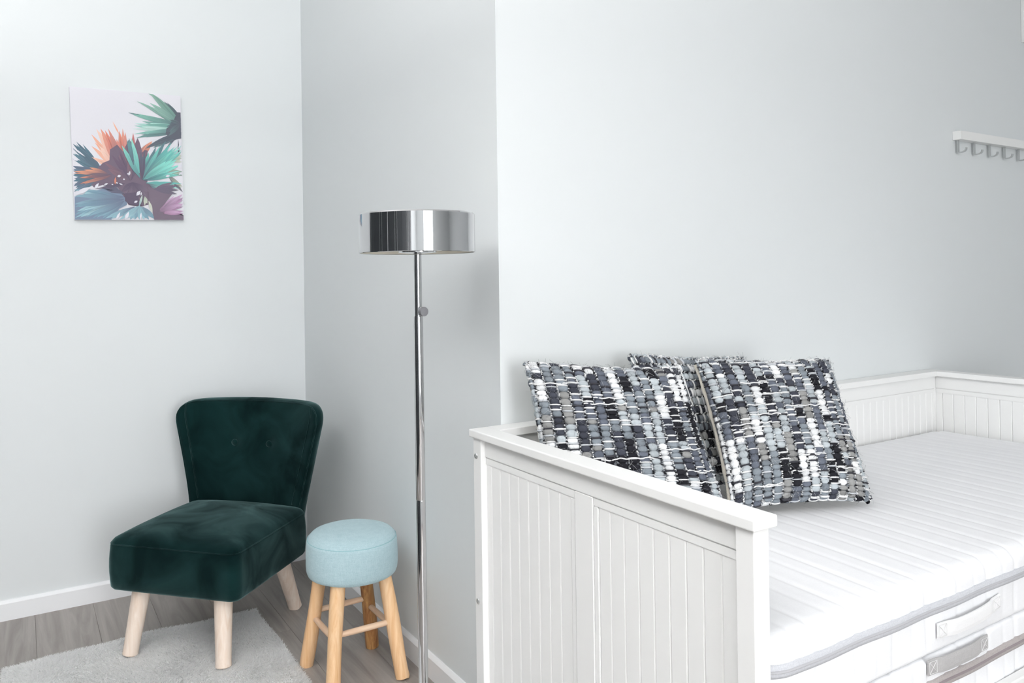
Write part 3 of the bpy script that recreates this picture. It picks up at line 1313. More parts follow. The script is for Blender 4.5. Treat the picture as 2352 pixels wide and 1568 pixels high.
tops = [(-0.074, 0.072), (-0.074, -0.072), (0.074, -0.072), (0.070, 0.074)]


def at_z(k, z):
    f = z / 0.312
    return Vector((feet[k][0] + (tops[k][0] - feet[k][0]) * f, feet[k][1] + (tops[k][1] - feet[k][1]) * f, z))


rnd = random.Random(2)
for k in range(4):
    n = 12
    pts = []
    rd = []
    for q in range(n + 1):
        f = q / n
        p = at_z(k, 0.001 + 0.311 * f)
        p.x += 0.0012 * math.sin(5 * f + k * 2)
        p.y += 0.0012 * math.cos(4 * f + k)
        pts.append(p)
        rd.append(0.0215 + 0.0008 * math.sin(7 * f + 2 * k))
    rd[0] = 0.0200
    pts.insert(1, at_z(k, 0.004))
    rd.insert(1, 0.0216)
    Vt, Ft = tube(pts, rd, 20)
    autosmooth(mesh_obj('leg', Vt, Ft, M['pine_dark' if k == 3 else 'pine'], stool))
for a, b, z in ((0, 1, 0.155), (1, 2, 0.168), (2, 3, 0.150), (3, 0, 0.175)):
    p, q = at_z(a, z), at_z(b, z)
    ax = (q - p).normalized()
    ln = (q - p).length - 0.024
    s0 = p + ax * 0.012
    # built along local z so that the grain follows the rung
    rr = [0.0082 + 0.0010 * math.sin(3.1 * i / 8) for i in range(9)]
    Vt, Ft = tube([(0, 0, ln * i / 8) for i in range(9)], rr, 14)
    o = autosmooth(mesh_obj('rung', Vt, Ft, M['rung'], stool))
    o.location = s0
    o.rotation_mode = 'QUATERNION'
    o.rotation_quaternion = Vector((0, 0, 1)).rotation_difference(ax)

# ------------------------------------------------------------------ chrome floor lamp
LX, LY = -0.149, -0.026
lamp = thing('floor_lamp', 'chrome floor lamp with a drum shade standing beside the bed end', 'floor lamp', (LX, LY, 0))
V, F = lathe([(0.02, 0.0), (0.118, 0.0), (0.120, 0.003), (0.120, 0.012), (0.116, 0.017), (0.06, 0.021), (0.02, 0.024)], 64)
autosmooth(mesh_obj('base', V, F, M['chrome'], lamp))
V, F = lathe([(0.0114, 0.020), (0.0114, 0.679), (0.0110, 0.681)], 32)
autosmooth(mesh_obj('pole', V, F, M['chrome'], lamp), 20)
V, F = lathe([(0.0110, 0.681), (0.0113, 0.683), (0.0113, 1.118), (0.0108, 1.121)], 32)
autosmooth(mesh_obj('pole', V, F, M['chrome'], lamp), 20)
V, F = lathe([(0.0094, 1.118), (0.0094, 1.290)], 32)
autosmooth(mesh_obj('upper_pole', V, F, M['chrome'], lamp), 20)
RS, SZ0, SZ1 = 0.139, 1.2720, 1.3645
V, F = lathe([(RS - 0.0025, SZ0 + 0.0005), (RS - 0.0012, SZ0), (RS, SZ0 + 0.001), (RS, SZ1 - 0.003), (RS - 0.002, SZ1), (RS - 0.004, SZ1)], 128, cap=False)
sh = autosmooth(mesh_obj('shade', V, F, M['chrome'], lamp), 20)
V, F = lathe([(RS - 0.0040, SZ1 - 0.0005), (RS - 0.0030, SZ1 - 0.004), (RS - 0.0026, SZ0 + 0.001)], 128, cap=False)
autosmooth(mesh_obj('shade_lining', V, F, M['shade_in'], sh))
V, F = lathe([(0.011, SZ0 + 0.010), (RS - 0.008, SZ0 + 0.010), (RS - 0.008, SZ0 + 0.013), (0.011, SZ0 + 0.013)], 64, cap=False)
mesh_obj('diffuser', V, F, M['diffuser'], sh)
V, F = lathe([(0.010, SZ1 - 0.012), (RS - 0.006, SZ1 - 0.012), (RS - 0.006, SZ1 - 0.009), (0.010, SZ1 - 0.009)], 64, cap=True)
mesh_obj('top_disc', V, F, M['shade_in'], sh)
V, F = lathe([(0.012, SZ0 - 0.002), (0.046, SZ0 + 0.001), (0.047, SZ0 + 0.010), (0.012, SZ0 + 0.0105)], 48, cap=False)
autosmooth(mesh_obj('collar', V, F, M['chrome'], sh))
# turning knob pointing towards the room
dk = Vector((0.05, -1, 0)).normalized()
sk = Vector((-dk.y, dk.x, 0))
V, F = lathe([(0.005, 0.008), (0.005, 0.016), (0.0108, 0.0165), (0.0112, 0.018), (0.0112, 0.029), (0.0105, 0.0302), (0.0006, 0.0304)], 32)
V = [dk * v[2] + sk * v[0] + Vector((0, 0, 1.1320 + v[1])) for v in V]
kn = autosmooth(mesh_obj('knob', V, F, M['satin'], lamp))

# ------------------------------------------------------------------ rug
RUG = dict(x0=-1.026, x1=-0.232, y0=-0.25, y1=1.180)
rng = np.random.default_rng(7)


def rug_edge(t):
    return 0.010 * np.sin(9.0 * t + 0.5) + 0.006 * np.sin(21 * t + 1.0)


def rug_z(x, y):
    return 0.0085 + 0.006 * np.exp(-(((x + 0.36) / 0.06) ** 2 + ((y - 1.07) / 0.12) ** 2)) + 0.003 * np.sin(8 * x + 2) * np.sin(6 * y)


nx, ny = 40, 70
V = []
F = []
for i in range(nx + 1):
    for j in range(ny + 1):
        fx, fy = i / nx, j / ny
        x = RUG['x0'] + (RUG['x1'] - RUG['x0']) * fx
        y = RUG['y0'] + (RUG['y1'] - RUG['y0']) * fy
        x += float(rug_edge(y)) * 0.4
        y += float(rug_edge(x)) * fy
        V.append((x, y, float(rug_z(x, y)) - (0.004 if 0 < i < nx and 0 < j < ny else 0.0055)))
n = len(V)
V += [(v[0], v[1], 0.0012) for v in V]
c_ = ny + 1
for i in range(nx):
    for j in range(ny):
        F.append((i * c_ + j, (i + 1) * c_ + j, (i + 1) * c_ + j + 1, i * c_ + j + 1))
        F.append((n + i * c_ + j, n + i * c_ + j + 1, n + (i + 1) * c_ + j + 1, n + (i + 1) * c_ + j))
for i in range(nx):
    for j in (0, ny):
        q = (i * c_ + j, (i + 1) * c_ + j, n + (i + 1) * c_ + j, n + i * c_ + j)
        F.append(q if j else q[::-1])
for j in range(ny):
    for i in (0, nx):
        q = (i * c_ + j, i * c_ + j + 1, n + i * c_ + j + 1, n + i * c_ + j)
        F.append(q if not i else q[::-1])
rug = mesh_obj('rug', V, F, M['rug_back'], smooth=False)
tag(rug, 'shaggy light grey rug under the green chair front legs', 'rug')


def pile():
    K = 150000
    fx = rng.random(K)
    fy = 1 - rng.random(K) ** 1.0 * 0.80
    x = RUG['x0'] + (RUG['x1'] - RUG['x0']) * fx
    y = RUG['y0'] + (RUG['y1'] - RUG['y0']) * fy
    x = x + rug_edge(y) * 0.4
    y = y + rug_edge(x) * fy
    z = rug_z(x, y) - 0.004
    # clumped lean direction
    th = 2.2 * np.sin(7 * x + 3 * y) + 1.7 * np.sin(13 * y - 5 * x + 1) + rng.normal(0, 0.9, K)
    ln = rng.uniform(0.0055, 0.0095, K)
    lean = rng.uniform(0.6, 1.7, K)
    # outward lean at the border
    ex = np.where(fx < 0.012, -1, np.where(fx > 0.988, 1, 0))
    ey = np.where(fy > 0.992, 1, 0)
    dx = np.cos(th) * lean + ex * 0.8
    dy = np.sin(th) * lean + ey * 0.8
    dz = np.ones(K)
    nn = np.sqrt(dx * dx + dy * dy + dz * dz)
    d = np.stack([dx / nn, dy / nn, dz / nn], 1) * ln[:, None]
    a = rng.uniform(0, 2 * PI, K)
    wd = rng.uniform(0.0007, 0.0013, K)
    sv = np.stack([np.cos(a) * wd, np.sin(a) * wd, np.zeros(K)], 1)
    p = np.stack([x, y, z], 1)
    bend = np.stack([np.cos(th), np.sin(th), np.zeros(K)], 1) * (ln * 0.3)[:, None]
    mid = p + d * 0.55
    tip = p + d + bend
    verts = np.concatenate([p - sv, p + sv, mid - sv * 0.9, mid + sv * 0.9, tip], 0).astype(np.float32)
    idx = np.arange(K)
    quads = np.stack([idx, idx + K, idx + 3 * K, idx + 2 * K], 1)
    tris = np.stack([idx + 2 * K, idx + 3 * K, idx + 4 * K], 1)
    me = bpy.data.meshes.new('pile')
    me.vertices.add(len(verts))
    me.vertices.foreach_set('co', verts.ravel())
    me.loops.add(K * 7)
    me.loops.foreach_set('vertex_index', np.concatenate([quads.ravel(), tris.ravel()]).astype(np.int32))
    me.polygons.add(2 * K)
    me.polygons.foreach_set('loop_start', np.concatenate([np.arange(K) * 4, K * 4 + np.arange(K) * 3]).astype(np.int32))
    me.update(calc_edges=True)
    g = rng.normal(0.91, 0.03, K) + 0.03 * np.sin(5 * x + 9 * y) + 0.02 * np.sin(23 * x - 17 * y)
    g = np.clip(g, 0.6, 0.95)
    col = np.stack([g, g, g * 0.995, np.ones(K)], 1)
    ca = me.color_attributes.new('Col', 'FLOAT_COLOR', 'POINT')
    ca.data.foreach_set('color', np.tile(col, (5, 1)).astype(np.float32).ravel())
    me.materials.append(M['pile'])
    o = bpy.data.objects.new('pile', me)
    C.objects.link(o)
    o.parent = rug
    o['kind'] = 'stuff'
    return o


pile()

# ------------------------------------------------------------------ canvas picture with palm print
FY = yb - 0.0165
cTL, cTR, cBR, cBL = [Vector(p) for p in ((-0.8010, FY, 1.9500), (-0.4060, FY, 1.9570), (-0.3990, FY, 1.4580), (-0.7890, FY, 1.4490))]
pic = thing('canvas_picture', 'frameless canvas print of teal and coral palm leaves on wall', 'picture', ((cBL.x + cBR.x) / 2, FY, cBL.z))
po = Vector(pic.location)


def cuv(u, v, out=0.0):
    """u right, v down, 0..1 on the canvas face"""
    p = cTL.lerp(cTR, u).lerp(cBL.lerp(cBR, u), v)
    return Vector((p.x - po.x, -out, p.z - po.z))


V = [cuv(0, 0), cuv(1, 0), cuv(1, 1), cuv(0, 1)]
V += [v + Vector((0, 0.016, 0)) for v in V]
F = [(3, 2, 1, 0), (4, 5, 6, 7), (0, 1, 5, 4), (1, 2, 6, 5), (2, 3, 7, 6), (3, 0, 4, 7)]
bm = bmesh.new()
vs = [bm.verts.new(v) for v in V]
for f in F:
    bm.faces.new([vs[k] for k in f])
bmesh.ops.bevel(bm, geom=bm.edges[:], offset=0.0012, segments=2, affect='EDGES')
bm_obj('canvas', bm, M['canvas'], pic)

# the quad of the canvas in the sketch frame the leaf coordinates below are given in
Q = [(125, 85), (1275, 180), (1312, 1470), (178, 1462)]


def homography():
    src = Q
    dst = [(0, 0), (1, 0), (1, 1), (0, 1)]
    A = []
    b = []
    for (x, y), (u, v) in zip(src, dst):
        A.append([x, y, 1, 0, 0, 0, -u * x, -u * y])
        b.append(u)
        A.append([0, 0, 0, x, y, 1, -v * x, -v * y])
        b.append(v)
    h = np.linalg.solve(np.array(A, float), np.array(b, float))
    return np.append(h, 1).reshape(3, 3)


HM = homography()


def px(x, y):
    q = HM @ np.array([x, y, 1.0])
    return min(max(q[0] / q[2], 0.004), 0.996), min(max(q[1] / q[2], 0.004), 0.997)


def srgb(c):
    c = tuple(v * 0.91 + 22 for v in c)
    return tuple((v / 255 / 12.92) if v / 255 < 0.04045 else ((v / 255 + 0.055) / 1.055) ** 2.4 for v in c)


PV, PF, PC = [], [], []
layer = [0.0]


def blade(x0_, y0_, x1_, y1_, wdt, c0, c1, bow=0.0, mid=0.45):
    """one leaf blade from base to tip with a colour change along it"""
    layer[0] += 0.000004
    z = 0.0003 + layer[0]
    dx, dy = x1_ - x0_, y1_ - y0_
    ln = math.hypot(dx, dy)
    nx_, ny_ = -dy / ln, dx / ln
    b0 = len(PV)
    K = 8
    c0, c1 = srgb(c0), srgb(c1)
    for k in range(K + 1):
        f = k / K
        wv = wdt * (math.sin(PI * min(f / (2 * mid), 1 - (1 - f) / (2 * (1 - mid)) if f > mid else f / (2 * mid))) if 0 < f < 1 else 0.10 if f == 0 else 0.0)
        wv = max(wv, wdt * 0.16 * (1 - f))
        bx = bow * math.sin(PI * f * 0.5) ** 2 * ln
        cxx = x0_ + dx * f + nx_ * bx
        cyy = y0_ + dy * f + ny_ * bx
        for s in (-1, 1):
            u, v = px(cxx + nx_ * wv * s * 0.5, cyy + ny_ * wv * s * 0.5)
            PV.append(cuv(u, v, z))
            PC.append((*[a + (b - a) * f ** 1.15 for a, b in zip(c0, c1)], 1))
    for k in range(K):
        PF.append((b0 + 2 * k, b0 + 2 * k + 1, b0 + 2 * k + 3))
        PF.append((b0 + 2 * k, b0 + 2 * k + 3, b0 + 2 * k + 2))


def blob(x, y, rx, ry, col, n=22, rag=0.25, seed=0):
    layer[0] += 0.000004
    z = 0.0003 + layer[0]
    r_ = random.Random(seed)
    b0 = len(PV)
    u, v = px(x, y)
    PV.append(cuv(u, v, z))
    c = srgb(col)
    PC.append((*c, 1))
    for k in range(n):
        a = 2 * PI * k / n
        q = 1 + r_.uniform(-rag, rag)
        u, v = px(x + rx * q * math.cos(a), y + ry * q * math.sin(a))
        PV.append(cuv(u, v, z))
        PC.append((*c, 1))
    for k in range(n):
        PF.append((b0, b0 + 1 + k, b0 + 1 + (k + 1) % n))


def fan(x, y, a0, a1, n, l0, l1, wdt, cs, ct, seed, bow=0.0, start=0.0, jit=0.12):
    """fan of blades; angles in degrees, 0 = right, 90 = up"""
    r_ = random.Random(seed)
    for k in range(n):
        f = (k + 0.5) / n
        a = math.radians(a0 + (a1 - a0) * f + r_.uniform(-3, 3))
        ln = (l0 + (l1 - l0) * math.sin(PI * f)) * r_.uniform(1 - jit, 1 + jit)
        c1 = r_.choice(cs)
        c2 = r_.choice(ct)
        blade(x + math.cos(a) * start, y - math.sin(a) * start, x + math.cos(a) * ln, y - math.sin(a) * ln, wdt * r_.uniform(0.7, 1.2), c1, c2, bow * r_.uniform(0.4, 1.4))


DK = (94, 84, 104)
DK2 = (106, 96, 116)
GROUND = (228, 227, 236)


def poly(pts, col):
    """flat printed patch, fan from its centroid"""
    layer[0] += 0.000004
    z = 0.0003 + layer[0]
    b0 = len(PV)
    c = srgb(col)
    cx_ = sum(p[0] for p in pts) / len(pts)
    cy_ = sum(p[1] for p in pts) / len(pts)
    for (x, y) in [(cx_, cy_)] + list(pts):
        u, v = px(x, y)
        PV.append(cuv(u, v, z))
        PC.append((*c, 1))
    n_ = len(pts)
    for k in range(n_):
        PF.append((b0, b0 + 1 + k, b0 + 1 + (k + 1) % n_))


def leaves(cx_, cy_, tips, wdt, cs, ct, seed, bow=0.0, mid=0.45, spread=0.0):
    """blades from a common base to listed tips, each streaked with two finer blades"""
    r_ = random.Random(seed)
    full = []
    for k, tp in enumerate(tips):
        full.append(tp)
        if k + 1 < len(tips):
            m_ = r_.uniform(0.35, 0.65)
            g_ = r_.uniform(0.80, 0.97)
            mx_, my_ = tp[0] + (tips[k + 1][0] - tp[0]) * m_, tp[1] + (tips[k + 1][1] - tp[1]) * m_
            full.append((cx_ + (mx_ - cx_) * g_, cy_ + (my_ - cy_) * g_))
    r_.shuffle(full)
    for (tx, ty) in full:
        c1, c2 = r_.choice(cs), r_.choice(ct)
        w2 = wdt * r_.uniform(0.62, 0.95)
        bw = bow * r_.uniform(0.5, 1.4)
        bx, by = cx_ + r_.uniform(-spread, spread), cy_ + r_.uniform(-spread, spread)
        blade(bx, by, tx, ty, w2, c1, c2, bw, mid)
        for q in range(2):
            f = r_.uniform(0.75, 0.95)
            sh_ = r_.uniform(-0.22, 0.22) * w2
            dk_ = r_.uniform(0.82, 1.08)
            blade(bx, by, bx + (tx - bx) * f + sh_, by + (ty - by) * f + sh_, w2 * 0.20, c1, tuple(min(255, v * dk_) for v in c2), bw, mid)


TEAL_D = [(88, 104, 120), (96, 100, 118), (80, 98, 114)]
# slate-teal frond at the left edge
leaves(470, 985, [(150, 690), (190, 665), (255, 690), (150, 745), (150, 800), (330, 790), (150, 850)], 62, TEAL_D, [(84, 124, 140), (96, 132, 148), (82, 112, 128)], 1, 0.04)
leaves(470, 1000, [(150, 900), (150, 950), (150, 1000), (150, 1060), (150, 1110), (160, 1170), (240, 1150)], 80, TEAL_D, [(86, 120, 138), (98, 116, 138), (104, 128, 150)], 2, -0.02)
# coral leaf
CO = [(244, 150, 126), (236, 160, 138), (240, 142, 120), (230, 150, 134)]
leaves(640, 960, [(335, 595), (340, 720)], 58, [(236, 190, 172)], [(246, 176, 148)], 3, 0.05)
leaves(650, 960, [(395, 530), (350, 830), (430, 560)], 74, [(232, 170, 152)], [(250, 214, 198), (248, 200, 178)], 4, 0.03)
leaves(665, 960, [(435, 528), (480, 545)], 96, [(150, 104, 112), (196, 126, 120)], CO, 5, 0.05)
leaves(690, 950, [(505, 530), (560, 600), (620, 545), (660, 522), (690, 560)], 78, [(116, 94, 110), (140, 102, 112)], CO, 6, 0.04)
blade(640, 580, 572, 448, 14, (240, 150, 120), (250, 206, 180))
leaves(790, 880, [(785, 568)], 60, [(118, 92, 108)], [(206, 120, 116)], 7)
leaves(830, 840, [(978, 650), (930, 690)], 90, [(118, 94, 110)], [(238, 158, 128), (186, 116, 118)], 8, 0.02)
# dark heart of the plant
poly([(420, 930), (470, 880), (540, 850), (545, 740), (620, 690), (680, 760), (740, 640), (800, 690), (830, 620), (850, 660), (880, 770), (905, 745), (935, 750), (930, 900), (1010, 800),
      (960, 960), (930, 1080), (1000, 1140), (960, 1180), (980, 1300), (860, 1330), (740, 1312), (690, 1240), (640, 1150), (600, 1115), (470, 1105), (380, 1130), (350, 1100), (440, 1040)], (114, 99, 116))
leaves(760, 1060, [(560, 790), (640, 740), (700, 700), (480, 870), (880, 740), (930, 760), (620, 1000), (520, 940), (700, 900)], 70, [DK, (110, 96, 112)], [(136, 104, 116), (112, 92, 112), (126, 106, 122)], 9)
leaves(780, 1080, [(900, 1280), (820, 1300), (740, 1290), (660, 1180), (960, 1180), (940, 1290)], 60, [DK], [(124, 110, 126), (106, 94, 112), (134, 116, 130)], 109)
leaves(700, 1090, [(330, 1200), (390, 1140), (470, 1110), (270, 1190), (540, 1140)], 26, [DK], [(98, 96, 114), (108, 100, 120)], 10, -0.04)
# drooping orange-edged leaves
leaves(520, 985, [(168, 990), (330, 940)], 40, [(116, 94, 106)], [(240, 164, 130)], 11, 0.07)
leaves(560, 1010, [(165, 1036), (240, 1118), (280, 1116), (330, 1075)], 32, [(112, 92, 106), (150, 108, 110)], [(240, 164, 130), (220, 146, 120)], 12, 0.09)
leaves(560, 1000, [(260, 1060), (300, 1010)], 34, [(108, 90, 106)], [(150, 110, 112), (124, 104, 112)], 13, 0.05)
# green frond entering from the upper right
GR = [(142, 184, 166), (130, 172, 156), (150, 194, 178)]
leaves(1300, 440, [(1092, 250), (1120, 262)], 40, [(82, 90, 102)], [(92, 112, 116)], 14, 0.05)
leaves(1290, 470, [(905, 185), (950, 215)], 74, [(104, 140, 134)], GR, 15, 0.10)
leaves(1290, 490, [(800, 292), (940, 280), (880, 310)], 66, [(100, 132, 130)], GR, 16, 0.08)
leaves(1290, 500, [(738, 338), (780, 360), (830, 336)], 52, [(90, 112, 118)], [(164, 226, 208), (136, 196, 180), (104, 138, 138)], 17, -0.05)
leaves(1290, 520, [(800, 445), (800, 462), (880, 420), (940, 470)], 56, [(88, 108, 116), (104, 150, 144)], [(160, 222, 206), (126, 180, 168), (184, 232, 222)], 18, -0.05)
leaves(1290, 540, [(775, 525), (870, 500)], 40, [(120, 176, 164)], [(206, 234, 228)], 19, 0.0)
leaves(1290, 530, [(800, 612), (820, 655), (880, 590), (930, 640)], 54, [(86, 100, 110)], [(156, 220, 206), (112, 156, 152), (140, 204, 190)], 20, 0.06)
leaves(1290, 560, [(920, 750), (940, 735), (1000, 735), (1050, 720), (1110, 690), (1200, 640)], 66, [(86, 90, 104)], [(104, 128, 132), (92, 104, 114), (98, 112, 120)], 21, 0.05)
poly([(1275, 355), (1240, 352), (1210, 420), (1190, 480), (1130, 520), (1120, 580), (1170, 620), (1210, 640), (1282, 625)], (90, 94, 106))
leaves(1275, 470, [(1130, 500), (1160, 430), (1120, 560), (1150, 600)], 46, [(92, 96, 108)], [(100, 124, 126), (92, 104, 114)], 22)
leaves(1250, 640, [(1272, 880)], 26, [(88, 92, 106)], [(100, 104, 116)], 23, 0.06)
leaves(1210, 640, [(1100, 770), (1150, 700)], 22, [(88, 92, 106)], [(92, 100, 112)], 24, 0.04)
# olive leaves at the right edge
leaves(1170, 850, [(1292, 795), (1292, 830), (1292, 870), (1285, 770)], 34, [(150, 170, 158)], [(206, 212, 194), (180, 192, 174)], 25)
leaves(1140, 960, [(1295, 970), (1298, 1010), (1230, 920)], 40, [(140, 160, 148)], [(196, 204, 182), (150, 170, 156)], 26)
leaves(1140, 1000, [(1300, 1180), (1300, 1130)], 44, [(112, 112, 120)], [(188, 196, 176), (110, 110, 122)], 27)
# turquoise fan
TQ = [(126, 218, 202), (108, 194, 186), (150, 230, 216), (136, 222, 208)]
TB = [(90, 98, 112), (84, 110, 122), (92, 128, 134)]
leaves(880, 1050, [(940, 770), (985, 780), (1010, 700), (1060, 690), (1110, 640)], 62, TB, [(104, 160, 162), (120, 206, 194), (96, 130, 138)], 28, 0.03)
leaves(885, 1050, [(1160, 650), (1200, 700), (1240, 690), (1288, 680), (1288, 732), (1200, 760)], 58, TB, TQ, 29, 0.05)
leaves(890, 1050, [(1190, 820), (1240, 830), (1285, 885), (1180, 880), (1120, 850)], 60, [(96, 150, 150), (110, 186, 180)], [(160, 236, 222), (142, 228, 212)], 30, 0.04)
leaves(900, 1060, [(1200, 985), (1288, 1040), (1280, 1000), (1120, 990)], 42, TB, TQ, 31, -0.10)
leaves(920, 1085, [(1290, 1110), (1170, 1160), (1250, 1180), (1130, 1110)], 46, [(92, 100, 114), (100, 160, 158)], TQ, 32, -0.08)
leaves(960, 1110, [(1132, 1250), (1080, 1200)], 34, [(100, 110, 122)], [(118, 190, 182)], 33, -0.08)
# upright mint spears
leaves(855, 1030, [(676, 690), (700, 740)], 66, [(96, 140, 146)], [(136, 216, 202), (116, 182, 178)], 34, -0.03)
leaves(850, 985, [(764, 618)], 58, [(104, 176, 172)], [(154, 226, 212)], 35, 0.0)
leaves(790, 900, [(742, 620), (720, 640)], 48, [(92, 104, 120)], [(100, 152, 156)], 36)
leaves(880, 1040, [(862, 760), (905, 750)], 56, [DK], [(96, 104, 120)], 37)
# lower blue frond
BL_ = [(150, 194, 206), (124, 164, 182), (164, 206, 214), (136, 176, 192)]
BB = [(108, 118, 142), (114, 132, 154), (104, 108, 132)]
poly([(180, 1230), (330, 1180), (480, 1140), (640, 1170), (720, 1260), (720, 1310), (640, 1350), (560, 1462), (180, 1462)], (122, 140, 164))
leaves(690, 1230, [(172, 1205), (172, 1240), (172, 1290), (260, 1190)], 66, BB, BL_, 38, 0.12)
leaves(690, 1250, [(172, 1340), (172, 1390), (172, 1440), (190, 1466), (250, 1466)], 72, BB, BL_, 39, 0.10)
leaves(690, 1270, [(310, 1466), (375, 1466), (430, 1466), (480, 1466)], 62, BB, BL_, 40, 0.08)
poly([(470, 1140), (540, 1160), (600, 1120), (660, 1170), (700, 1200), (560, 1185)], (98, 98, 118))
leaves(800, 1330, [(500, 1466), (560, 1466), (610, 1440)], 56, BB, BL_, 41, 0.05)
leaves(850, 1320, [(640, 1466), (690, 1466), (750, 1466), (800, 1466), (850, 1466), (900, 1466), (950, 1466)], 58, [(122, 146, 164), (140, 176, 188)], BL_, 42, 0.0)
leaves(880, 1330, [(1000, 1466), (960, 1440)], 54, [(120, 140, 158)], BL_, 43, -0.06)
poly([(700, 1190), (840, 1180), (845, 1290), (880, 1315), (760, 1312), (700, 1270)], DK)
# dark lower right and violet leaf
poly([(940, 1130), (1040, 1150), (1130, 1180), (1190, 1200), (1140, 1260), (1085, 1340), (1100, 1400), (1312, 1420), (1312, 1470), (1005, 1470), (985, 1390), (955, 1290)], (118, 104, 120))
leaves(1000, 1150, [(1240, 1200), (1200, 1080), (1270, 1110), (1260, 1160)], 44, [DK2], [(104, 98, 114), (124, 112, 124)], 44)
VI = [(206, 168, 204), (190, 150, 186), (176, 136, 172)]
leaves(1075, 1370, [(1200, 1215), (1290, 1195), (1308, 1230), (1250, 1230)], 58, [(128, 108, 128), (150, 122, 146)], VI, 45, 0.03, spread=16)
leaves(1075, 1370, [(1308, 1260), (1308, 1330), (1308, 1300)], 44, [(140, 114, 138)], VI, 46, 0.0, spread=16)
leaves(1095, 1395, [(1308, 1410), (1308, 1380)], 40, [(170, 132, 162)], VI, 47, -0.03, spread=16)
# pale stalks and gaps of ground colour
leaves(880, 1210, [(845, 1330)], 30, [(196, 206, 196)], [(150, 190, 196)], 48)
leaves(905, 1225, [(905, 1320), (930, 1300)], 34, [(176, 188, 174)], [(206, 210, 194)], 49)
leaves(945, 1270, [(985, 1392)], 40, [(204, 208, 194)], [(214, 216, 204)], 50)
for (a, b, c2, d2, w2, cc) in ((820, 1215, 860, 1165, 34, GROUND), (795, 1286, 832, 1270, 22, GROUND), (865, 1215, 870, 1180, 14, GROUND), (620, 1018, 660, 1012, 26, GROUND), (740, 1010, 752, 962, 20, GROUND),
                               (680, 1045, 700, 1050, 16, GROUND), (725, 985, 735, 1000, 14, GROUND), (598, 1100, 602, 1022, 22, (208, 132, 112)), (185, 1200, 355, 1125, 46, GROUND), (388, 1145, 428, 1086, 28, GROUND),
                               (484, 1104, 526, 1090, 18, GROUND), (640, 1090, 676, 1106, 14, GROUND), (606, 1080, 628, 1090, 12, GROUND), (1245, 930, 1290, 900, 36, GROUND), (1120, 1020, 1165, 1010, 22, GROUND),
                               (1255, 1000, 1290, 985, 16, GROUND), (160, 720, 290, 815, 18, GROUND), (160, 830, 215, 856, 22, GROUND), (700, 1460, 742, 1380, 34, GROUND), (610, 1460, 650, 1385, 24, GROUND),
                               (860, 1460, 868, 1390, 20, GROUND), (1285, 1290, 1308, 1280, 14, GROUND), (1290, 650, 1250, 730, 20, GROUND), (560, 1098, 580, 1104, 10, GROUND)):
    blade(a, b, c2, d2, w2, cc, cc)
pr_ = mesh_obj('palm_print', PV, PF, M['print'], pic, cols=PC)
pr_['label'] = 'printed teal, coral, turquoise and violet palm leaves'

# ------------------------------------------------------------------ coat rack and wall panel on the bright wall
rack = thing('coat_rack', 'white wall coat rack with steel hooks at the right edge', 'coat rack', (2.284, 0, 1.7585))
box('rail', (0.0, -0.033, -0.0175), (0.86, -0.0005, 0.0175), M['white'], rack, 0.0012)
for k in range(7):
    xh = 0.020 + 0.1235 * k
    # flat strip bent down, out and up
    path = [(-0.014, -0.016), (-0.014, -0.0635)]
    for q in range(1, 9):
        a = PI + (PI / 2) * q / 8
        path.append((-0.014 - 0.004 + -0.004 * math.cos(a) * -1 - 0.0, -0.0635 + 0.004 * math.sin(a)))
    path = [(-0.012, -0.016), (-0.012, -0.064), (-0.0135, -0.0670), (-0.018, -0.0680), (-0.030, -0.0670), (-0.038, -0.0640), (-0.042, -0.0590), (-0.0435, -0.0510)]
    V = []
    F = []
    for q, (y, z) in enumerate(path):
        a = path[max(q - 1, 0)]
        b = path[min(q + 1, len(path) - 1)]
        ty, tz = b[0] - a[0], b[1] - a[1]
        l_ = math.hypot(ty, tz)
        ny_, nz_ = -tz / l_ * 0.0020, ty / l_ * 0.0020
        for sx in (-0.0062, 0.0062):
            V.append((xh + sx, y + ny_, z + nz_))
        for sx in (0.0062, -0.0062):
            V.append((xh + sx, y - ny_, z - nz_))
    for q in range(len(path) - 1):
        for r_ in range(4):
            r2 = (r_ + 1) % 4
            F.append((q * 4 + r_, q * 4 + r2, (q + 1) * 4 + r2, (q + 1) * 4 + r_))
    F.append((0, 1, 2, 3))
    e_ = (len(path) - 1) * 4
    F.append((e_ + 3, e_ + 2, e_ + 1, e_))
    bmx = bmesh.new()
    vs = [bmx.verts.new(v) for v in V]
    for f in F:
        bmx.faces.new([vs[q] for q in f])
    bm_obj('hook', bmx, M['steel'], rack)

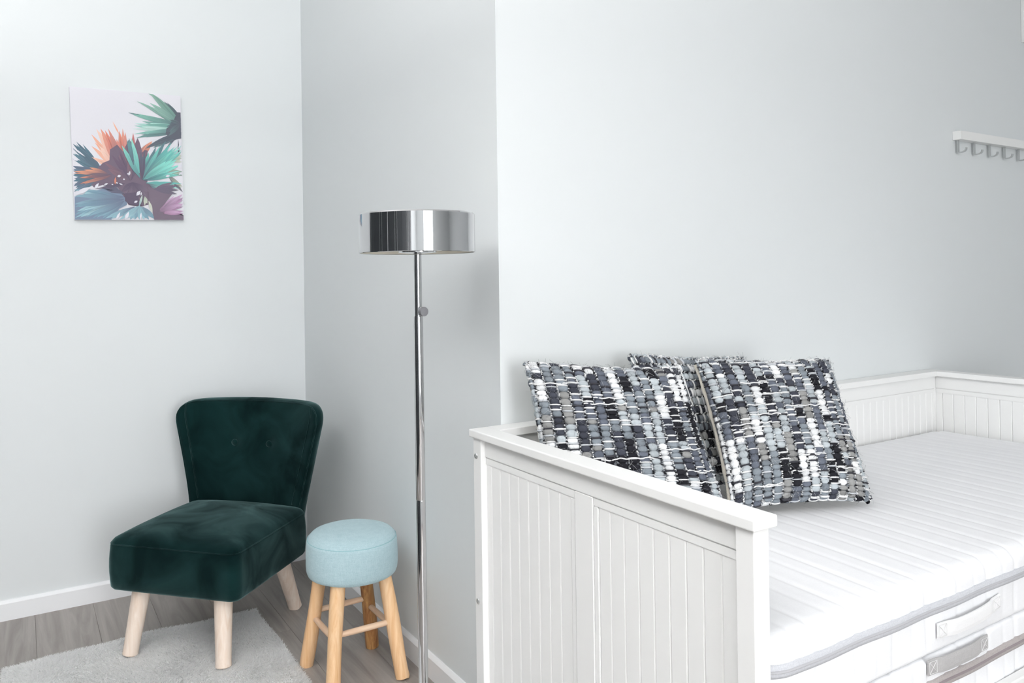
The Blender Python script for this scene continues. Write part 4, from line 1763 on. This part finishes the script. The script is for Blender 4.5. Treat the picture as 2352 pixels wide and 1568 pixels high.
wp = thing('wall_panel', 'flat white panel on the wall cut off at the top right corner', 'panel', (2.862, 0, 2.222))
box('frame', (0.0, -0.014, 0.0), (0.42, -0.0005, 0.36), M['white'], wp, 0.0015)
box('door', (0.012, -0.018, 0.012), (0.408, -0.0135, 0.348), M['white'], wp, 0.0015)

# ------------------------------------------------------------------ added pieces out of frame: dark block mirrored in the chrome, bounce fill lights
refl_block = thing('reflection_block', 'added unseen dark grey block along the side wall, mirrored in the chrome', 'reflection_block', (x0 + 0.30, 0.0, 0))
box('body', (-0.298, -2.7, 0.0), (0.08, 1.5, 2.2), M['dark_refl'], refl_block, 0.002)  # invented dark mass, gives the lamp shade its dark reflection
for k in range(-2, 5):
    d = box('door', (0.082, -1.495 + k * 0.6, 0.08), (0.100, -0.905 + k * 0.6, 2.18), M['dark_refl'], refl_block, 0.002)
    box('handle', (0.101, -1.44 + k * 0.6 + (0.42 if k % 2 == 0 else 0), 0.60), (0.118, -1.425 + k * 0.6 + (0.42 if k % 2 == 0 else 0), 1.75), M['steel'], d, 0.002)

def bounce_fill(loc, power, label):  # added fill light aimed at the ceiling, given a lamp body
    up = thing('bounce_fill', label, 'floor lamp', loc)
    V, F = lathe([(0.02, 0.0), (0.15, 0.0), (0.15, 0.015), (0.02, 0.025)], 40)
    autosmooth(mesh_obj('base', V, F, M['trim'], up))
    V, F = lathe([(0.012, 0.02), (0.012, 1.72)], 20)
    autosmooth(mesh_obj('pole', V, F, M['trim'], up))
    V, F = lathe([(0.02, 1.70), (0.10, 1.73), (0.20, 1.80), (0.205, 1.80), (0.10, 1.722), (0.02, 1.69)], 48, cap=False)
    autosmooth(mesh_obj('bowl', V, F, M['trim'], up))
    ll = bpy.data.lights.new('bounce_fill_light', 'AREA')
    ll.shape = 'DISK'
    ll.size = 0.34
    ll.energy = power
    ll.color = (1.0, 0.995, 0.99)
    lo = bpy.data.objects.new('bounce_fill_light', ll)
    C.objects.link(lo)
    lo.parent = up
    lo.location = (0, 0, 1.79)
    lo.rotation_euler = (PI, 0, 0)


bounce_fill((-1.90, -2.2, 0), FILL_POWER * 1.4, 'added ceiling-bounce fill light behind the viewer')
bounce_fill((-1.93, -0.25, 0), FILL_POWER * 0.62, 'added ceiling-bounce fill light in front of the added dark block')
